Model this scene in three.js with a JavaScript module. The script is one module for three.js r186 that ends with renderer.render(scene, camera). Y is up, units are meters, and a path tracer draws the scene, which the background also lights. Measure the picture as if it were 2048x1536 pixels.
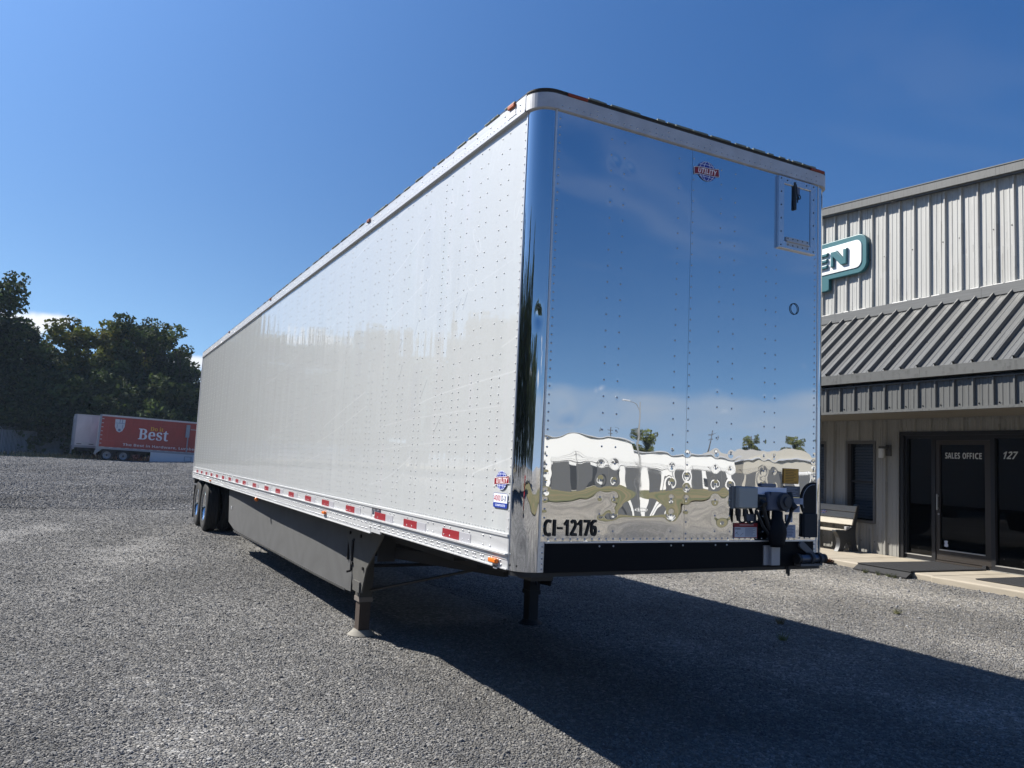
import * as THREE from 'three';
import { mergeGeometries } from 'three/addons/utils/BufferGeometryUtils.js';
import { RoundedBoxGeometry } from 'three/addons/geometries/RoundedBoxGeometry.js';
import { TextGeometry } from 'three/addons/geometries/TextGeometry.js';
import { FontLoader } from 'three/addons/loaders/FontLoader.js';
import { ImprovedNoise } from 'three/addons/math/ImprovedNoise.js';

// ---------------------------------------------------------------- camera, sky, sun, exposure
const scene = new THREE.Scene();
const EXPOSURE = 1.9;
const camera = new THREE.PerspectiveCamera(52.0, 1024 / 768, 0.1, 4000);
camera.position.set(-2.2578, 1.8115, 4.059);
camera.rotation.set(0.0967, -0.4881, 0.0476, 'YXZ');
const SUN = new THREE.Vector3(-0.605, 1, -0.97).normalize();
const renderer = new THREE.WebGLRenderer({ antialias: true });
renderer.setSize(1024, 768);
renderer.toneMapping = THREE.LinearToneMapping;
renderer.toneMappingExposure = EXPOSURE;
renderer.shadowMap.enabled = true;

const perlin = new ImprovedNoise();
const fbm = (x, y, z, n = 4) => { let s = 0, a = 0.5, f = 1; for (let i = 0; i < n; i++) { s += a * perlin.noise(x * f, y * f, z * f); a *= 0.5; f *= 2.03; } return s; };
const { clamp, lerp, smoothstep } = THREE.MathUtils;
function makeSky() {
  const W = 2048, H = 1024, data = new Float32Array(W * H * 4), k = 1 / EXPOSURE;
  for (let r = 0; r < H; r++) {
    const up = ((r + 0.5) / H - 0.5) * Math.PI, y = Math.sin(up), el = Math.max(0, up * 180 / Math.PI);
    for (let c = 0; c < W; c++) {
      const ro = ((c + 0.5) / W - 0.5) * 2 * Math.PI, x = Math.cos(ro) * Math.cos(up), z = Math.sin(ro) * Math.cos(up);
      const g = Math.acos(clamp(x * SUN.x + y * SUN.y + z * SUN.z, -1, 1)) * 180 / Math.PI;
      const near = Math.exp(-Math.pow(g / 34, 1.5)), halo = Math.exp(-Math.pow(g / 12, 1.6)) * 0.3;
      const e1 = Math.exp(-el / 7.0) * (0.85 + 2.6 * near), e2 = Math.exp(-el / 19);
      let R = 0.015 + 0.40 * e1 + 0.037 * e2 + 0.31 * near + halo, G = 0.077 + 0.56 * e1 + 0.130 * e2 + 0.56 * near + halo, B = 0.275 + 0.50 * e1 + 0.275 * e2 + 1.05 * near + halo * 0.9;
      if (el > 0.01) {
        // thin high cirrus
        const px = x / (y + 0.14), pz = z / (y + 0.14);
        const warp = fbm(px * 0.9 + 7, pz * 0.9, 3.1, 3);
        let ci = fbm(px * 1.5 + warp * 1.6, pz * 4.2 + warp * 2.0, 1.7, 5);
        ci = smoothstep(ci, -0.05, 0.45) * smoothstep(el, 3, 9) * (1 - smoothstep(el, 30, 60)) * 0.17 * smoothstep(fbm(px * 0.5 + 80.36, pz * 0.5, 9.2, 2), -0.02, 0.35);
        // low haze layer with an uneven top
        const top = 5.6 + 2.4 * fbm(x * 5, z * 5, 4.4, 4);
        const hz = (1 - smoothstep(el, top - 0.9, top + 0.25)) * 0.74 * (0.8 + 0.7 * fbm(x * 14, el * 0.8, z * 14, 3));
        // a few cumulus heads low over the horizon
        const cu = fbm(x * 9 + 478.15, el * 0.28, z * 9, 4) + 0.16 * fbm(x * 60, el * 1.1, z * 60, 4);
        const cm = smoothstep(cu - Math.abs(el - 6.8) * 0.085, 0.085, 0.15) * 0.95;
        const wv = 0.62 + 0.5 * near;
        const mix = (a, w) => { R = lerp(R, w[0], a); G = lerp(G, w[1], a); B = lerp(B, w[2], a); };
        mix(clamp(ci, 0, 1), [wv * 0.66, wv * 0.76, wv * 0.95]);
        mix(clamp(hz, 0, 1), [wv * 0.80, wv * 0.94, wv * 1.12]);
        mix(clamp(cm, 0, 1), [wv * 1.4, wv * 1.44, wv * 1.5]);
      }
      const i = (r * W + c) * 4;
      data[i] = R * k; data[i + 1] = G * k; data[i + 2] = B * k; data[i + 3] = 1;
    }
  }
  const t = new THREE.DataTexture(data, W, H, THREE.RGBAFormat, THREE.FloatType);
  t.mapping = THREE.EquirectangularReflectionMapping; t.magFilter = t.minFilter = THREE.LinearFilter; t.needsUpdate = true;
  return t;
}
scene.background = makeSky();
scene.environment = scene.background;
const sun = new THREE.DirectionalLight(new THREE.Color().setRGB(1.0, 0.95, 0.865), 5.0);
sun.position.copy(SUN).multiplyScalar(80); sun.target.position.set(2, 0, -6); sun.name = 'sun';
sun.castShadow = true; sun.shadow.mapSize.set(4096, 4096);
Object.assign(sun.shadow.camera, { left: -60, right: 60, top: 60, bottom: -60, near: 1, far: 300 });
scene.add(sun, sun.target);
scene.fog = new THREE.FogExp2(new THREE.Color().setRGB(0.55, 0.72, 0.95), 0.00028);

// ---------------------------------------------------------------- helpers
function rng(seed) { let a = seed >>> 0; return () => { a |= 0; a = (a + 0x6d2b79f5) | 0; let t = Math.imul(a ^ (a >>> 15), 1 | a); t = (t + Math.imul(t ^ (t >>> 7), 61 | t)) ^ t; return ((t ^ (t >>> 14)) >>> 0) / 4294967296; }; }
const lin = (r, g = r, b = r) => new THREE.Color().setRGB(r, g, b);
const std = (r, g, b, rough = 0.6, metal = 0, o = {}) => new THREE.MeshStandardMaterial({ color: lin(r, g, b), roughness: rough, metalness: metal, ...o });
const phys = (r, g, b, rough, metal, o = {}) => new THREE.MeshPhysicalMaterial({ color: lin(r, g, b), roughness: rough, metalness: metal, ...o });
const names = new Map();
function numbered(n) { const k = names.get(n) ?? 0; names.set(n, k + 1); return k ? `${n}_${String(k).padStart(3, '0')}` : n; }
function mesh(name, geos, mat, parent = scene) {
  let g = Array.isArray(geos) ? (geos.length === 1 ? geos[0] : mergeGeometries(geos.map(plain), false)) : geos;
  const m = new THREE.Mesh(g, mat); m.name = parent === scene ? numbered(name) : name; m.castShadow = m.receiveShadow = true; parent.add(m); return m;
}
function plain(g) { const q = g.index ? g.toNonIndexed() : g; for (const a of Object.keys(q.attributes)) if (!['position', 'normal', 'uv'].includes(a)) q.deleteAttribute(a); if (!q.attributes.uv) q.setAttribute('uv', new THREE.BufferAttribute(new Float32Array(q.attributes.position.count * 2), 2)); return q; }
function thing(name, label, category, [x, y, z] = [0, 0, 0], turn = 0, group) {
  const o = new THREE.Group(); o.name = numbered(name); o.position.set(x, y, z); o.rotation.y = turn; scene.add(o);
  o.userData = { label, category }; if (group) o.userData.group = group; return o;
}
function sub(name, parent) { const o = new THREE.Group(); o.name = name; parent.add(o); return o; }
function tag(o, label, category, extra = {}) { o.userData = { label, category, ...extra }; return o; }
const box = (x0, x1, y0, y1, z0, z1) => new THREE.BoxGeometry(x1 - x0, y1 - y0, z1 - z0).translate((x0 + x1) / 2, (y0 + y1) / 2, (z0 + z1) / 2);
const rbox = (x0, x1, y0, y1, z0, z1, r = 0.01, s = 2) => new RoundedBoxGeometry(x1 - x0, y1 - y0, z1 - z0, s, r).translate((x0 + x1) / 2, (y0 + y1) / 2, (z0 + z1) / 2);
function bar(a, b, w, h = w) { const A = new THREE.Vector3(...a), B = new THREE.Vector3(...b), L = A.distanceTo(B); const g = new THREE.BoxGeometry(w, h, L); const m = new THREE.Matrix4().lookAt(A, B, new THREE.Vector3(0, 1, 0.001)); m.setPosition(A.clone().add(B).multiplyScalar(0.5)); return g.applyMatrix4(m); }
function rod(a, b, r0, r1 = r0, seg = 10) { const A = new THREE.Vector3(...a), B = new THREE.Vector3(...b); const g = new THREE.CylinderGeometry(r1, r0, A.distanceTo(B), seg); const q = new THREE.Quaternion().setFromUnitVectors(new THREE.Vector3(0, 1, 0), B.clone().sub(A).normalize()); return g.applyQuaternion(q).translate((A.x + B.x) / 2, (A.y + B.y) / 2, (A.z + B.z) / 2); }
const tube = (pts, r, seg = 24) => new THREE.TubeGeometry(new THREE.CatmullRomCurve3(pts.map((p) => new THREE.Vector3(...p))), seg, r, 8);
function extrude(pts, depth, bevel = 0) { const s = new THREE.Shape(pts.map((p) => new THREE.Vector2(...p))); return new THREE.ExtrudeGeometry(s, { depth, bevelEnabled: bevel > 0, bevelSize: bevel, bevelThickness: bevel, bevelSegments: 2, curveSegments: 10 }); }
function instanced(name, geo, mat, mats, parent, colors) {
  const m = new THREE.InstancedMesh(geo, mat, mats.length); mats.forEach((q, i) => m.setMatrixAt(i, q)); if (colors) colors.forEach((c, i) => m.setColorAt(i, c));
  m.name = parent === scene ? numbered(name) : name; m.castShadow = m.receiveShadow = true; parent.add(m); return m;
}
function canvas(w, h, draw, srgb = true) { const c = document.createElement('canvas'); c.width = w; c.height = h; draw(c.getContext('2d'), w, h); const t = new THREE.CanvasTexture(c); if (srgb) t.colorSpace = THREE.SRGBColorSpace; t.anisotropy = 8; return t; }
function dataTex(w, h, fn, srgb) { const d = new Uint8Array(w * h * 4); for (let y = 0; y < h; y++) for (let x = 0; x < w; x++) { const [r, g, b] = fn(x, y); const i = (y * w + x) * 4; d[i] = r; d[i + 1] = g; d[i + 2] = b; d[i + 3] = 255; } const t = new THREE.DataTexture(d, w, h); t.wrapS = t.wrapT = THREE.RepeatWrapping; t.magFilter = THREE.LinearFilter; t.minFilter = THREE.LinearMipmapLinearFilter; if (srgb) t.colorSpace = THREE.SRGBColorSpace; t.needsUpdate = true; return t; }
const font = await new FontLoader().loadAsync('fonts/droid/droid_sans_bold.typeface.json');
const serif = await new FontLoader().loadAsync('fonts/droid/droid_serif_bold.typeface.json');
function text(s, w, h, depth = 0.002, f = font, shear = 0, bevel = 0) {
  const g = new TextGeometry(s, { font: f, size: 1, depth: depth, curveSegments: 4, bevelEnabled: bevel > 0, bevelSize: bevel, bevelThickness: bevel, bevelSegments: 1 });
  g.computeBoundingBox(); const b = g.boundingBox; g.translate(-b.min.x, -b.min.y, 0); g.scale(w / (b.max.x - b.min.x), h / (b.max.y - b.min.y), 1);
  if (shear) g.applyMatrix4(new THREE.Matrix4().set(1, shear, 0, 0, 0, 1, 0, 0, 0, 0, 1, 0, 0, 0, 0, 1));
  g.computeVertexNormals(); return g;
}
// wear texture shared by painted and bare metal: soft blotches, fine grain
const R0 = rng(5);
const mottle = dataTex(256, 256, (x, y) => { const a = x / 256 * Math.PI * 2, b = y / 256 * Math.PI * 2; const n = fbm(Math.cos(a) * 1.2 + 3, Math.sin(a) * 1.2 + Math.cos(b) * 1.2, Math.sin(b) * 1.2, 5); const v = clamp(225 + n * 62 + (R0() - 0.5) * 16, 0, 255); return [v, v, v]; }, false);
const withRepeat = (t, u, v = u) => { const c = t.clone(); c.repeat.set(u, v); c.needsUpdate = true; return c; };

const M = {
  alu: std(0.74, 0.75, 0.76, 0.36, 0.55, { map: mottle }), aluDull: std(0.56, 0.57, 0.59, 0.5, 0.35, { map: mottle }), railWhite: std(0.70, 0.71, 0.72, 0.38, 0.3, { map: mottle }),
  rivet: std(0.55, 0.56, 0.58, 0.35, 0.75), rivetPaint: std(0.52, 0.53, 0.535, 0.4, 0.0), black: std(0.012, 0.013, 0.015, 0.55), blackGloss: std(0.010, 0.012, 0.016, 0.33),
  rubber: std(0.016, 0.016, 0.017, 0.8), steelDark: std(0.018, 0.018, 0.02, 0.7, 0.1), frame: std(0.012, 0.012, 0.014, 0.8), chrome: std(0.86, 0.87, 0.88, 0.07, 1),
  amber: std(0.75, 0.17, 0.01, 0.25), amberDark: std(0.50, 0.07, 0.01, 0.3), redTape: std(0.27, 0.012, 0.02, 0.4), whiteTape: std(0.40, 0.40, 0.43, 0.4),
  rust: std(0.055, 0.038, 0.029, 0.8, 0, { map: mottle }), gusset: std(0.085, 0.084, 0.078, 0.75, 0.0, { map: mottle }), foot: std(0.26, 0.245, 0.21, 0.8, 0, { map: mottle }),
  skirt: std(0.088, 0.090, 0.092, 0.85, 0.0, { map: withRepeat(mottle, 0.9) }), greyBox: std(0.36, 0.375, 0.36, 0.6), blueGrey: std(0.13, 0.16, 0.23, 0.5, 0.2),
  decalWhite: std(0.72, 0.73, 0.75, 0.5), ink: std(0.008, 0.008, 0.009, 0.5),
};

// ---------------------------------------------------------------- ground
const groundH = (x, z) => { const a = 0.08 * smoothstep(-z, 40, 66) + smoothstep(x, 1.8, 5.5) * 0.10 + smoothstep(x, 4.6, 9.6) * 0.235; const far = clamp(Math.hypot(x - 2, z) / 30, 0, 1); return a + 0.014 * perlin.noise(x * 0.55, 0.3, z * 0.55) * (1 - far) + 0.05 * far * perlin.noise(x * 0.05, 2.3, z * 0.05) * smoothstep(far, 0.3, 1); };
const tone = (x, z) => { // dusty and dark patches, wheel tracks, plus front-lit brightness painted in behind the camera
  const p = fbm(x * 0.32 + 4, 1.1, z * 0.32, 4), q = fbm(x * 1.5, 5.1, z * 1.5, 3);
  const cr = Math.hypot(x - 22, z + 6), sm = (a) => Math.pow(0.5 + 0.5 * Math.sin(a), 3);
  const tr = sm(cr * 2.7 + 2.2 * perlin.noise(x * 0.09, 0, z * 0.09)) * smoothstep(perlin.noise(x * 0.06 + 3, 1, z * 0.06), -0.25, 0.25) - sm((x * 0.9 + z * 0.25) * 1.9 + 3 * perlin.noise(x * 0.08, 4, z * 0.08)) * 0.9 * smoothstep(perlin.noise(x * 0.05 + 9, 1, z * 0.05), -0.2, 0.3);
  return (1 + 0.80 * p + 0.46 * q + 0.42 * tr) * (1 + 0.7 * smoothstep(z, 7, 16)) * (1 + 0.22 * smoothstep(x, 3.5, 7));  // behind the camera: front-lit brightness put into the colour; also lighter to the right
};
function stoneTexture() {
  const N = 1024, C = 72, r = rng(91), pts = [];
  for (let i = 0; i < C * C; i++) pts.push([r(), r(), r(), r()]);
  const col = new Float32Array(N * N), ht = new Float32Array(N * N), tint = new Float32Array(N * N);
  for (let y = 0; y < N; y++) for (let x = 0; x < N; x++) {
    const u = x / N * C, v = y / N * C, cx = Math.floor(u), cy = Math.floor(v); let d1 = 9, d2 = 9, id = 0;
    for (let j = -1; j <= 1; j++) for (let i = -1; i <= 1; i++) {
      const k = ((cy + j + C) % C) * C + ((cx + i + C) % C), p = pts[k], dx = cx + i + p[0] - u, dy = cy + j + p[1] - v, d = Math.hypot(dx, dy);
      if (d < d1) { d2 = d1; d1 = d; id = k; } else if (d < d2) d2 = d;
    }
    const e = clamp((d2 - d1) * 2.2, 0, 1), p = pts[id];
    ht[y * N + x] = Math.pow(e, 0.6) * (0.25 + 0.75 * p[3]); col[y * N + x] = 0.080 + 0.135 * p[2] * p[2] + 0.045 * p[3]; tint[y * N + x] = p[3];
  }
  const map = dataTex(N, N, (x, y) => { const k = y * N + x, c = col[k] * (0.85 + 0.15 * ht[k]) * 255, t = tint[k]; return [c * (1.0 + 0.04 * t), c, c * (1.0 - 0.07 * t)]; }, false);
  const bump = dataTex(N, N, (x, y) => { const h = ht[y * N + x] * 255; return [h, h, h]; }, false);
  return { map, bump };
}
const stone = stoneTexture();
{
  const rings = [0]; for (let r = 0.4; r < 2600; r *= 1.045) rings.push(r);
  const S = 220, pos = [], col = [], uv = [], idx = [], cx = 0, cz = 2;
  rings.forEach((r) => { for (let i = 0; i <= S; i++) { const a = i / S * Math.PI * 2, x = cx + Math.cos(a) * r, z = cz + Math.sin(a) * r; pos.push(x, groundH(x, z), z); const t = clamp(tone(x, z), 0.5, 2.3) * 1.12; const wm = smoothstep(z, 7, 16) * 0.5 + smoothstep(x, 3.5, 7) * 0.5; col.push(t * (1 + 0.09 * wm), t * 0.995, t * (0.985 - 0.17 * wm)); uv.push(x / 2.1, z / 2.1); } });  // warmer tint over the painted front-lit zone and towards the right
  for (let k = 0; k < rings.length - 1; k++) for (let i = 0; i < S; i++) { const a = k * (S + 1) + i, b = a + S + 1; idx.push(a, a + 1, b, b, a + 1, b + 1); }
  const g = new THREE.BufferGeometry(); g.setAttribute('position', new THREE.Float32BufferAttribute(pos, 3)); g.setAttribute('color', new THREE.Float32BufferAttribute(col, 3)); g.setAttribute('uv', new THREE.Float32BufferAttribute(uv, 2)); g.setIndex(idx); g.computeVertexNormals();
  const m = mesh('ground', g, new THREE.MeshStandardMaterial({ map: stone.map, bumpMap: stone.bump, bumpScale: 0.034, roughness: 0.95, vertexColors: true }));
  tag(m, 'grey crushed gravel yard', undefined, { kind: 'structure' }); delete m.userData.category;
}
const inWalk = (x, z) => x > 9.05;
{ // loose stones, as far as single stones can be seen
  const r = rng(17), variants = [];
  for (let v = 0; v < 4; v++) {
    const g = new THREE.IcosahedronGeometry(1, 0), p = g.attributes.position, map = new Map();
    for (let i = 0; i < p.count; i++) { const key = [p.getX(i), p.getY(i), p.getZ(i)].map((q) => q.toFixed(3)).join(); if (!map.has(key)) map.set(key, 0.68 + r() * 0.55); const s = map.get(key); p.setXYZ(i, p.getX(i) * s * (0.85 + v * 0.12), p.getY(i) * s * 0.68, p.getZ(i) * s * (1.1 - v * 0.08)); }
    g.computeVertexNormals(); variants.push({ g, m: [], c: [] });
  }
  const q = new THREE.Quaternion(), e = new THREE.Euler(), P = new THREE.Vector3(), S = new THREE.Vector3();
  const add = (x, z, s) => {
    const t = clamp(tone(x, z), 0.5, 1.8), v = variants[Math.floor(r() * 4)];
    e.set((r() - 0.5) * 1.15, r() * 6.283, (r() - 0.5) * 1.15); q.setFromEuler(e); P.set(x, groundH(x, z) + s * 0.15, z); S.set(s, s * (0.8 + 0.4 * r()), s * (0.8 + 0.5 * r()));
    v.m.push(new THREE.Matrix4().compose(P, q, S)); const w = r(), b = (0.096 + 0.070 * w + 0.10 * w * w * w * w * r()) * (0.36 + 0.66 * t), h = r() * 0.08; v.c.push(lin(b * (0.995 + h * 0.7), b * 1.0, b * (1.005 - h)));
  };
  for (let n = 0; n < 680000; n++) {
    const rad = Math.pow(lerp(Math.pow(3.4, 0.4), Math.pow(48, 0.4), r()), 2.5);
    const az = (-24 + 90 * r()) * Math.PI / 180, x = -2.258 + Math.sin(az) * rad, z = 4.059 - Math.cos(az) * rad;
    if (inWalk(x, z) || (x > 0.9 && x < 2.2 && z < -4)) { continue; }
    const t = tone(x, z); if (r() > 0.97 - 0.62 * smoothstep(t, 1.05, 1.5)) continue;
    if (rad > 22 && r() < (rad - 22) / 26) continue; const k = r(); add(x, z, (0.0050 + 0.0060 * k * k + (r() < 0.018 ? 0.009 : 0)) * (1 + Math.max(0, rad - 6) * 0.04));
  }
  for (let n = 0; n < 170000; n++) { const rad = Math.sqrt(lerp(24 * 24, 88 * 88, Math.pow(r(), 1.25))), az = (-17 + 27 * r()) * Math.PI / 180, x = -2.258 + Math.sin(az) * rad, z = 4.059 - Math.cos(az) * rad; if (z < -76) continue; add(x, z, (0.016 + 0.022 * r()) * (0.7 + rad / 60)); }
  variants.forEach((v) => { const m = instanced('gravel_stones', v.g, std(1, 1, 1, 0.92), v.m, scene, v.c); m.userData = { label: 'loose grey crushed stones covering the yard', kind: 'stuff', category: 'gravel' }; });
}

// ---------------------------------------------------------------- the big trailer
const W = 2.59, L = 16.15, RC = 0.127, TILT = 0.0043;
const semi = thing('semi_trailer', 'long white dry van semi trailer with mirror polished front standing on its landing legs', 'semi trailer', [0, 0.0172, 0]);
semi.rotation.x = -TILT;
const YB = 1.147, YR = 3.983, YT = 4.098, YS = 1.352;

// side panels: painted sheets, bulging a little between the posts
const sideMap = canvas(2048, 512, (c, w, h) => {
  const r = rng(33); c.fillStyle = '#cfd2d3'; c.fillRect(0, 0, w, h);
  for (let i = 0; i < 420; i++) { const x = r() * w, y = r() * h, len = 20 + r() * 150; c.strokeStyle = r() < 0.55 ? `rgba(226,229,231,${0.05 + r() * 0.1})` : `rgba(176,178,180,${0.03 + r() * 0.07})`; c.lineWidth = 2 + r() * 16; c.beginPath(); c.moveTo(x, y); c.lineTo(x + (r() - 0.5) * 6, y + len); c.stroke(); }
  for (let i = 0; i < 46; i++) { const x = r() * w, y = r() * h; c.strokeStyle = `rgba(242,244,246,${0.18 + r() * 0.35})`; c.lineWidth = 0.8 + r() * 0.9; c.beginPath(); c.moveTo(x, y); c.quadraticCurveTo(x + 30 + r() * 40, y - 8 - r() * 10, x + 60 + r() * 240, y - 12 - r() * 60); c.stroke(); }
  for (let i = 0; i < 16; i++) { const x = w - r() * 260, y = r() * h * 0.4; c.strokeStyle = `rgba(246,248,250,${0.15 + r() * 0.3})`; c.lineWidth = 1; c.beginPath(); c.ellipse(x, y, 3 + r() * 6, 10 + r() * 20, r() - 0.5, 0, 5 + r()); c.stroke(); }
  for (let i = 0; i < 7; i++) { const x = w * (0.86 + r() * 0.12), y = h * (0.42 + r() * 0.35); c.strokeStyle = 'rgba(120,124,130,0.5)'; c.lineWidth = 1; c.beginPath(); c.moveTo(x, y); c.lineTo(x + 8 + r() * 10, y - 14 - r() * 16); c.stroke(); }
  for (let i = 0; i < 26000; i++) { c.fillStyle = r() < 0.5 ? 'rgba(255,255,255,0.05)' : 'rgba(90,95,100,0.04)'; c.fillRect(r() * w, r() * h, 1 + r() * 2, 1 + r() * 3); }
});
const sidePaint = phys(0.80, 0.805, 0.80, 0.5, 0, { map: sideMap, clearcoat: 1, clearcoatRoughness: 0.035 });
const posts = []; // rivet post centres along the side
for (const z of [-0.415, -0.725, -1.035]) posts.push(z);
posts.push(-1.34); for (let k = 0; k < 36; k++) posts.push(-1.765 - 0.4064 * k);
const postW = posts.filter((z) => z > -16.05);
const sideD = (z, y) => {
  let b = 0; const pi = z > -1.34 ? 0.31 : 0.4064, ph = z > -1.34 ? (z + 0.415) / 0.31 : (z + 1.34) / 0.4064; const f = ph - Math.floor(ph);
  const am = 0.5 + 0.8 * Math.abs(perlin.noise(Math.floor(ph) * 3.7 + pi, y * 0.5, 2.2)); b = 0.0008 * am * Math.pow(Math.sin(f * Math.PI), 2);
  return b + 0.0009 * perlin.noise(z * 2.1, y * 0.45, 0.7) + 0.0006 * perlin.noise(z * 7.5, y * 0.9, 5.1) + 0.00022 * perlin.noise(z * 24, y * 1.6, 2.9) + 0.0004 * perlin.noise(z * 3.1, y * 2.6, 7.7) + 0.0011 * perlin.noise(z * 0.9, y * 0.8, 8.8);
};
const seams = [-RC, -1.4]; for (let z = -1.4 - 1.2192; z > -L; z -= 1.2192) seams.push(z); seams.push(-L + 0.06);
for (let k = 0; k < seams.length - 1; k++) {
  const a = seams[k], b = seams[k + 1], nz = Math.max(4, Math.round((a - b) / 0.022)), ny = 44, pos = [], nor = [], uv = [], idx = [];
  for (let i = 0; i <= nz; i++) for (let j = 0; j <= ny; j++) {
    const z = lerp(a, b, i / nz), y = lerp(YS, YR, j / ny), e = 0.004, d = sideD(z, y), dz = (sideD(z + e, y) - sideD(z - e, y)) / (2 * e), dy = (sideD(z, y + e) - sideD(z, y - e)) / (2 * e);
    const n = new THREE.Vector3(-1, -dy, -dz).normalize(); pos.push(-d, y, z); nor.push(n.x, n.y, n.z); uv.push(1 + z / L, (y - YS) / (YR - YS));
  }
  for (let i = 0; i < nz; i++) for (let j = 0; j < ny; j++) { const p = i * (ny + 1) + j, q = p + ny + 1; idx.push(p, p + 1, q, q, p + 1, q + 1); }
  const g = new THREE.BufferGeometry(); g.setAttribute('position', new THREE.Float32BufferAttribute(pos, 3)); g.setAttribute('normal', new THREE.Float32BufferAttribute(nor, 3)); g.setAttribute('uv', new THREE.Float32BufferAttribute(uv, 2)); g.setIndex(idx);
  mesh('side_panel', g, sidePaint, semi);
}
// body shell behind the skins
mesh('body_shell', [box(0.012, W - 0.012, 1.16, 4.08, -L + 0.03, -0.14), box(0.14, W - 0.14, 1.16, 4.08, -0.14, -0.012)], std(0.5, 0.5, 0.5, 0.7), semi);
mesh('far_side', box(W - 0.012, W, YB, YR, -L, -RC), std(0.62, 0.63, 0.64, 0.45), semi);
mesh('roof', box(0.004, W - 0.004, 4.08, 4.094, -L + 0.02, -0.1), std(0.6, 0.6, 0.6, 0.6), semi);
// rear frame seen edge-on
mesh('rear_frame', [box(-0.012, 0.05, YB - 0.03, YT, -L, -L + 0.06), box(W - 0.05, W + 0.012, YB - 0.03, YT, -L, -L + 0.06), box(-0.012, W + 0.012, YT - 0.14, YT + 0.004, -L - 0.03, -L), box(-0.012, W + 0.012, YB - 0.06, YB + 0.1, -L - 0.03, -L)], M.aluDull, semi);
for (const x of [0.06, 1.31]) mesh('rear_door', box(x, x + 1.22, 1.25, 3.95, -L - 0.03, -L - 0.002), std(0.6, 0.61, 0.62, 0.5), semi);

// rails along the visible side and across the front
function noseStrip(off, thick, y0, y1, zEnd = -RC, n = 12) {
  const out = [], inn = [], R = RC + off, Q = R - thick, c1 = [RC, -RC], c2 = [W - RC, -RC];
  for (let i = 0; i <= n; i++) { const t = i / n * Math.PI / 2; out.push([c1[0] - R * Math.cos(t), c1[1] + R * Math.sin(t)]); inn.push([c1[0] - Q * Math.cos(t), c1[1] + Q * Math.sin(t)]); }
  for (let i = n; i >= 0; i--) { const t = i / n * Math.PI / 2; out.push([c2[0] + R * Math.cos(t), c2[1] + R * Math.sin(t)]); inn.push([c2[0] + Q * Math.cos(t), c2[1] + Q * Math.sin(t)]); }
  const poly = [...out, ...inn.reverse()].map(([x, z]) => [x, -z]);
  return extrude(poly, y1 - y0).rotateX(-Math.PI / 2).translate(0, y0, 0);
}
mesh('top_rail', [box(-0.022, 0.004, YR, 4.086, -L + 0.05, -RC - 0.006), box(-0.026, 0.002, YR - 0.004, YR + 0.012, -L + 0.05, -RC - 0.006), box(-0.016, 0.01, 4.086, 4.098, -L + 0.05, -RC - 0.006)], M.railWhite, semi);
mesh('front_top_rail', noseStrip(0.020, 0.03, YR, 4.078), std(0.56, 0.57, 0.60, 0.45, 0.2, { map: mottle }), semi);
{ // weathered black sealing tape along the roof edge
  const r = rng(8), g = [];
  g.push(noseStrip(0.014, 0.05, 4.079, 4.0985), noseStrip(0.018, 0.03, 4.0965, 4.105));
  for (let z = -0.13; z > -L + 0.1; z -= 0.16) { const h = 4.099 + r() * 0.005, o = -0.015 - r() * 0.005; g.push(box(o, 0.05, 4.0985, h + 0.002, z - 0.156, z)); }
  mesh('roof_seal', g, std(0.040, 0.036, 0.032, 0.75), semi);
  const b = []; for (let i = 0; i < 60; i++) { const z = -0.14 - r() * 9, l = 0.03 + r() * 0.14; b.push(box(-0.027, -0.004, 4.099 + r() * 0.003, 4.104 + r() * 0.004, z - l, z)); } for (let i = 0; i < 40; i++) { const x = 0.15 + r() * 2.25, l = 0.02 + r() * 0.08; b.push(box(x, x + l, 4.099 + r() * 0.004, 4.1085 + r() * 0.004, 0.006, 0.0225 + r() * 0.003)); }
  mesh('seal_flakes', b, std(0.20, 0.23, 0.21, 0.8), semi).userData.kind = 'stuff';
}
mesh('bottom_rail', [box(-0.006, 0.01, YB, YS - 0.004, -2.45, -RC - 0.004), box(-0.006, 0.01, 1.108, YS - 0.004, -L + 0.05, -2.7), bar([0.002, 1.2, -2.44], [0.002, 1.2, -2.71], 0.016, 0.15),
  box(-0.024, 0.0, 1.233, 1.243, -L + 0.05, -RC - 0.004), box(-0.013, 0.0, 1.340, YS + 0.004, -L + 0.05, -RC - 0.004), box(-0.010, 0.0, 1.206, 1.211, -L + 0.05, -RC - 0.004), box(-0.012, 0.0, YB, YB + 0.008, -2.45, -RC - 0.004), box(-0.012, 0.0, 1.108, 1.116, -L + 0.05, -2.7)], M.railWhite, semi);
// retroreflective strips
for (let k = 0; k < 20; k++) {
  const z0 = [-1.113, -1.892, -2.609, -3.485, -4.377, -5.125, -5.97, -6.75, -7.5, -8.42, -9.3, -10.0][k] ?? -10.0 - (k - 11) * 0.78; if (z0 < -15.9) break;
  mesh('red_tape', box(-0.0085, -0.005, 1.247, 1.304, z0, z0 + 0.285), M.redTape, semi); mesh('white_tape', box(-0.0085, -0.005, 1.247, 1.304, z0 + 0.287, z0 + 0.465), M.whiteTape, semi);
}
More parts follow.
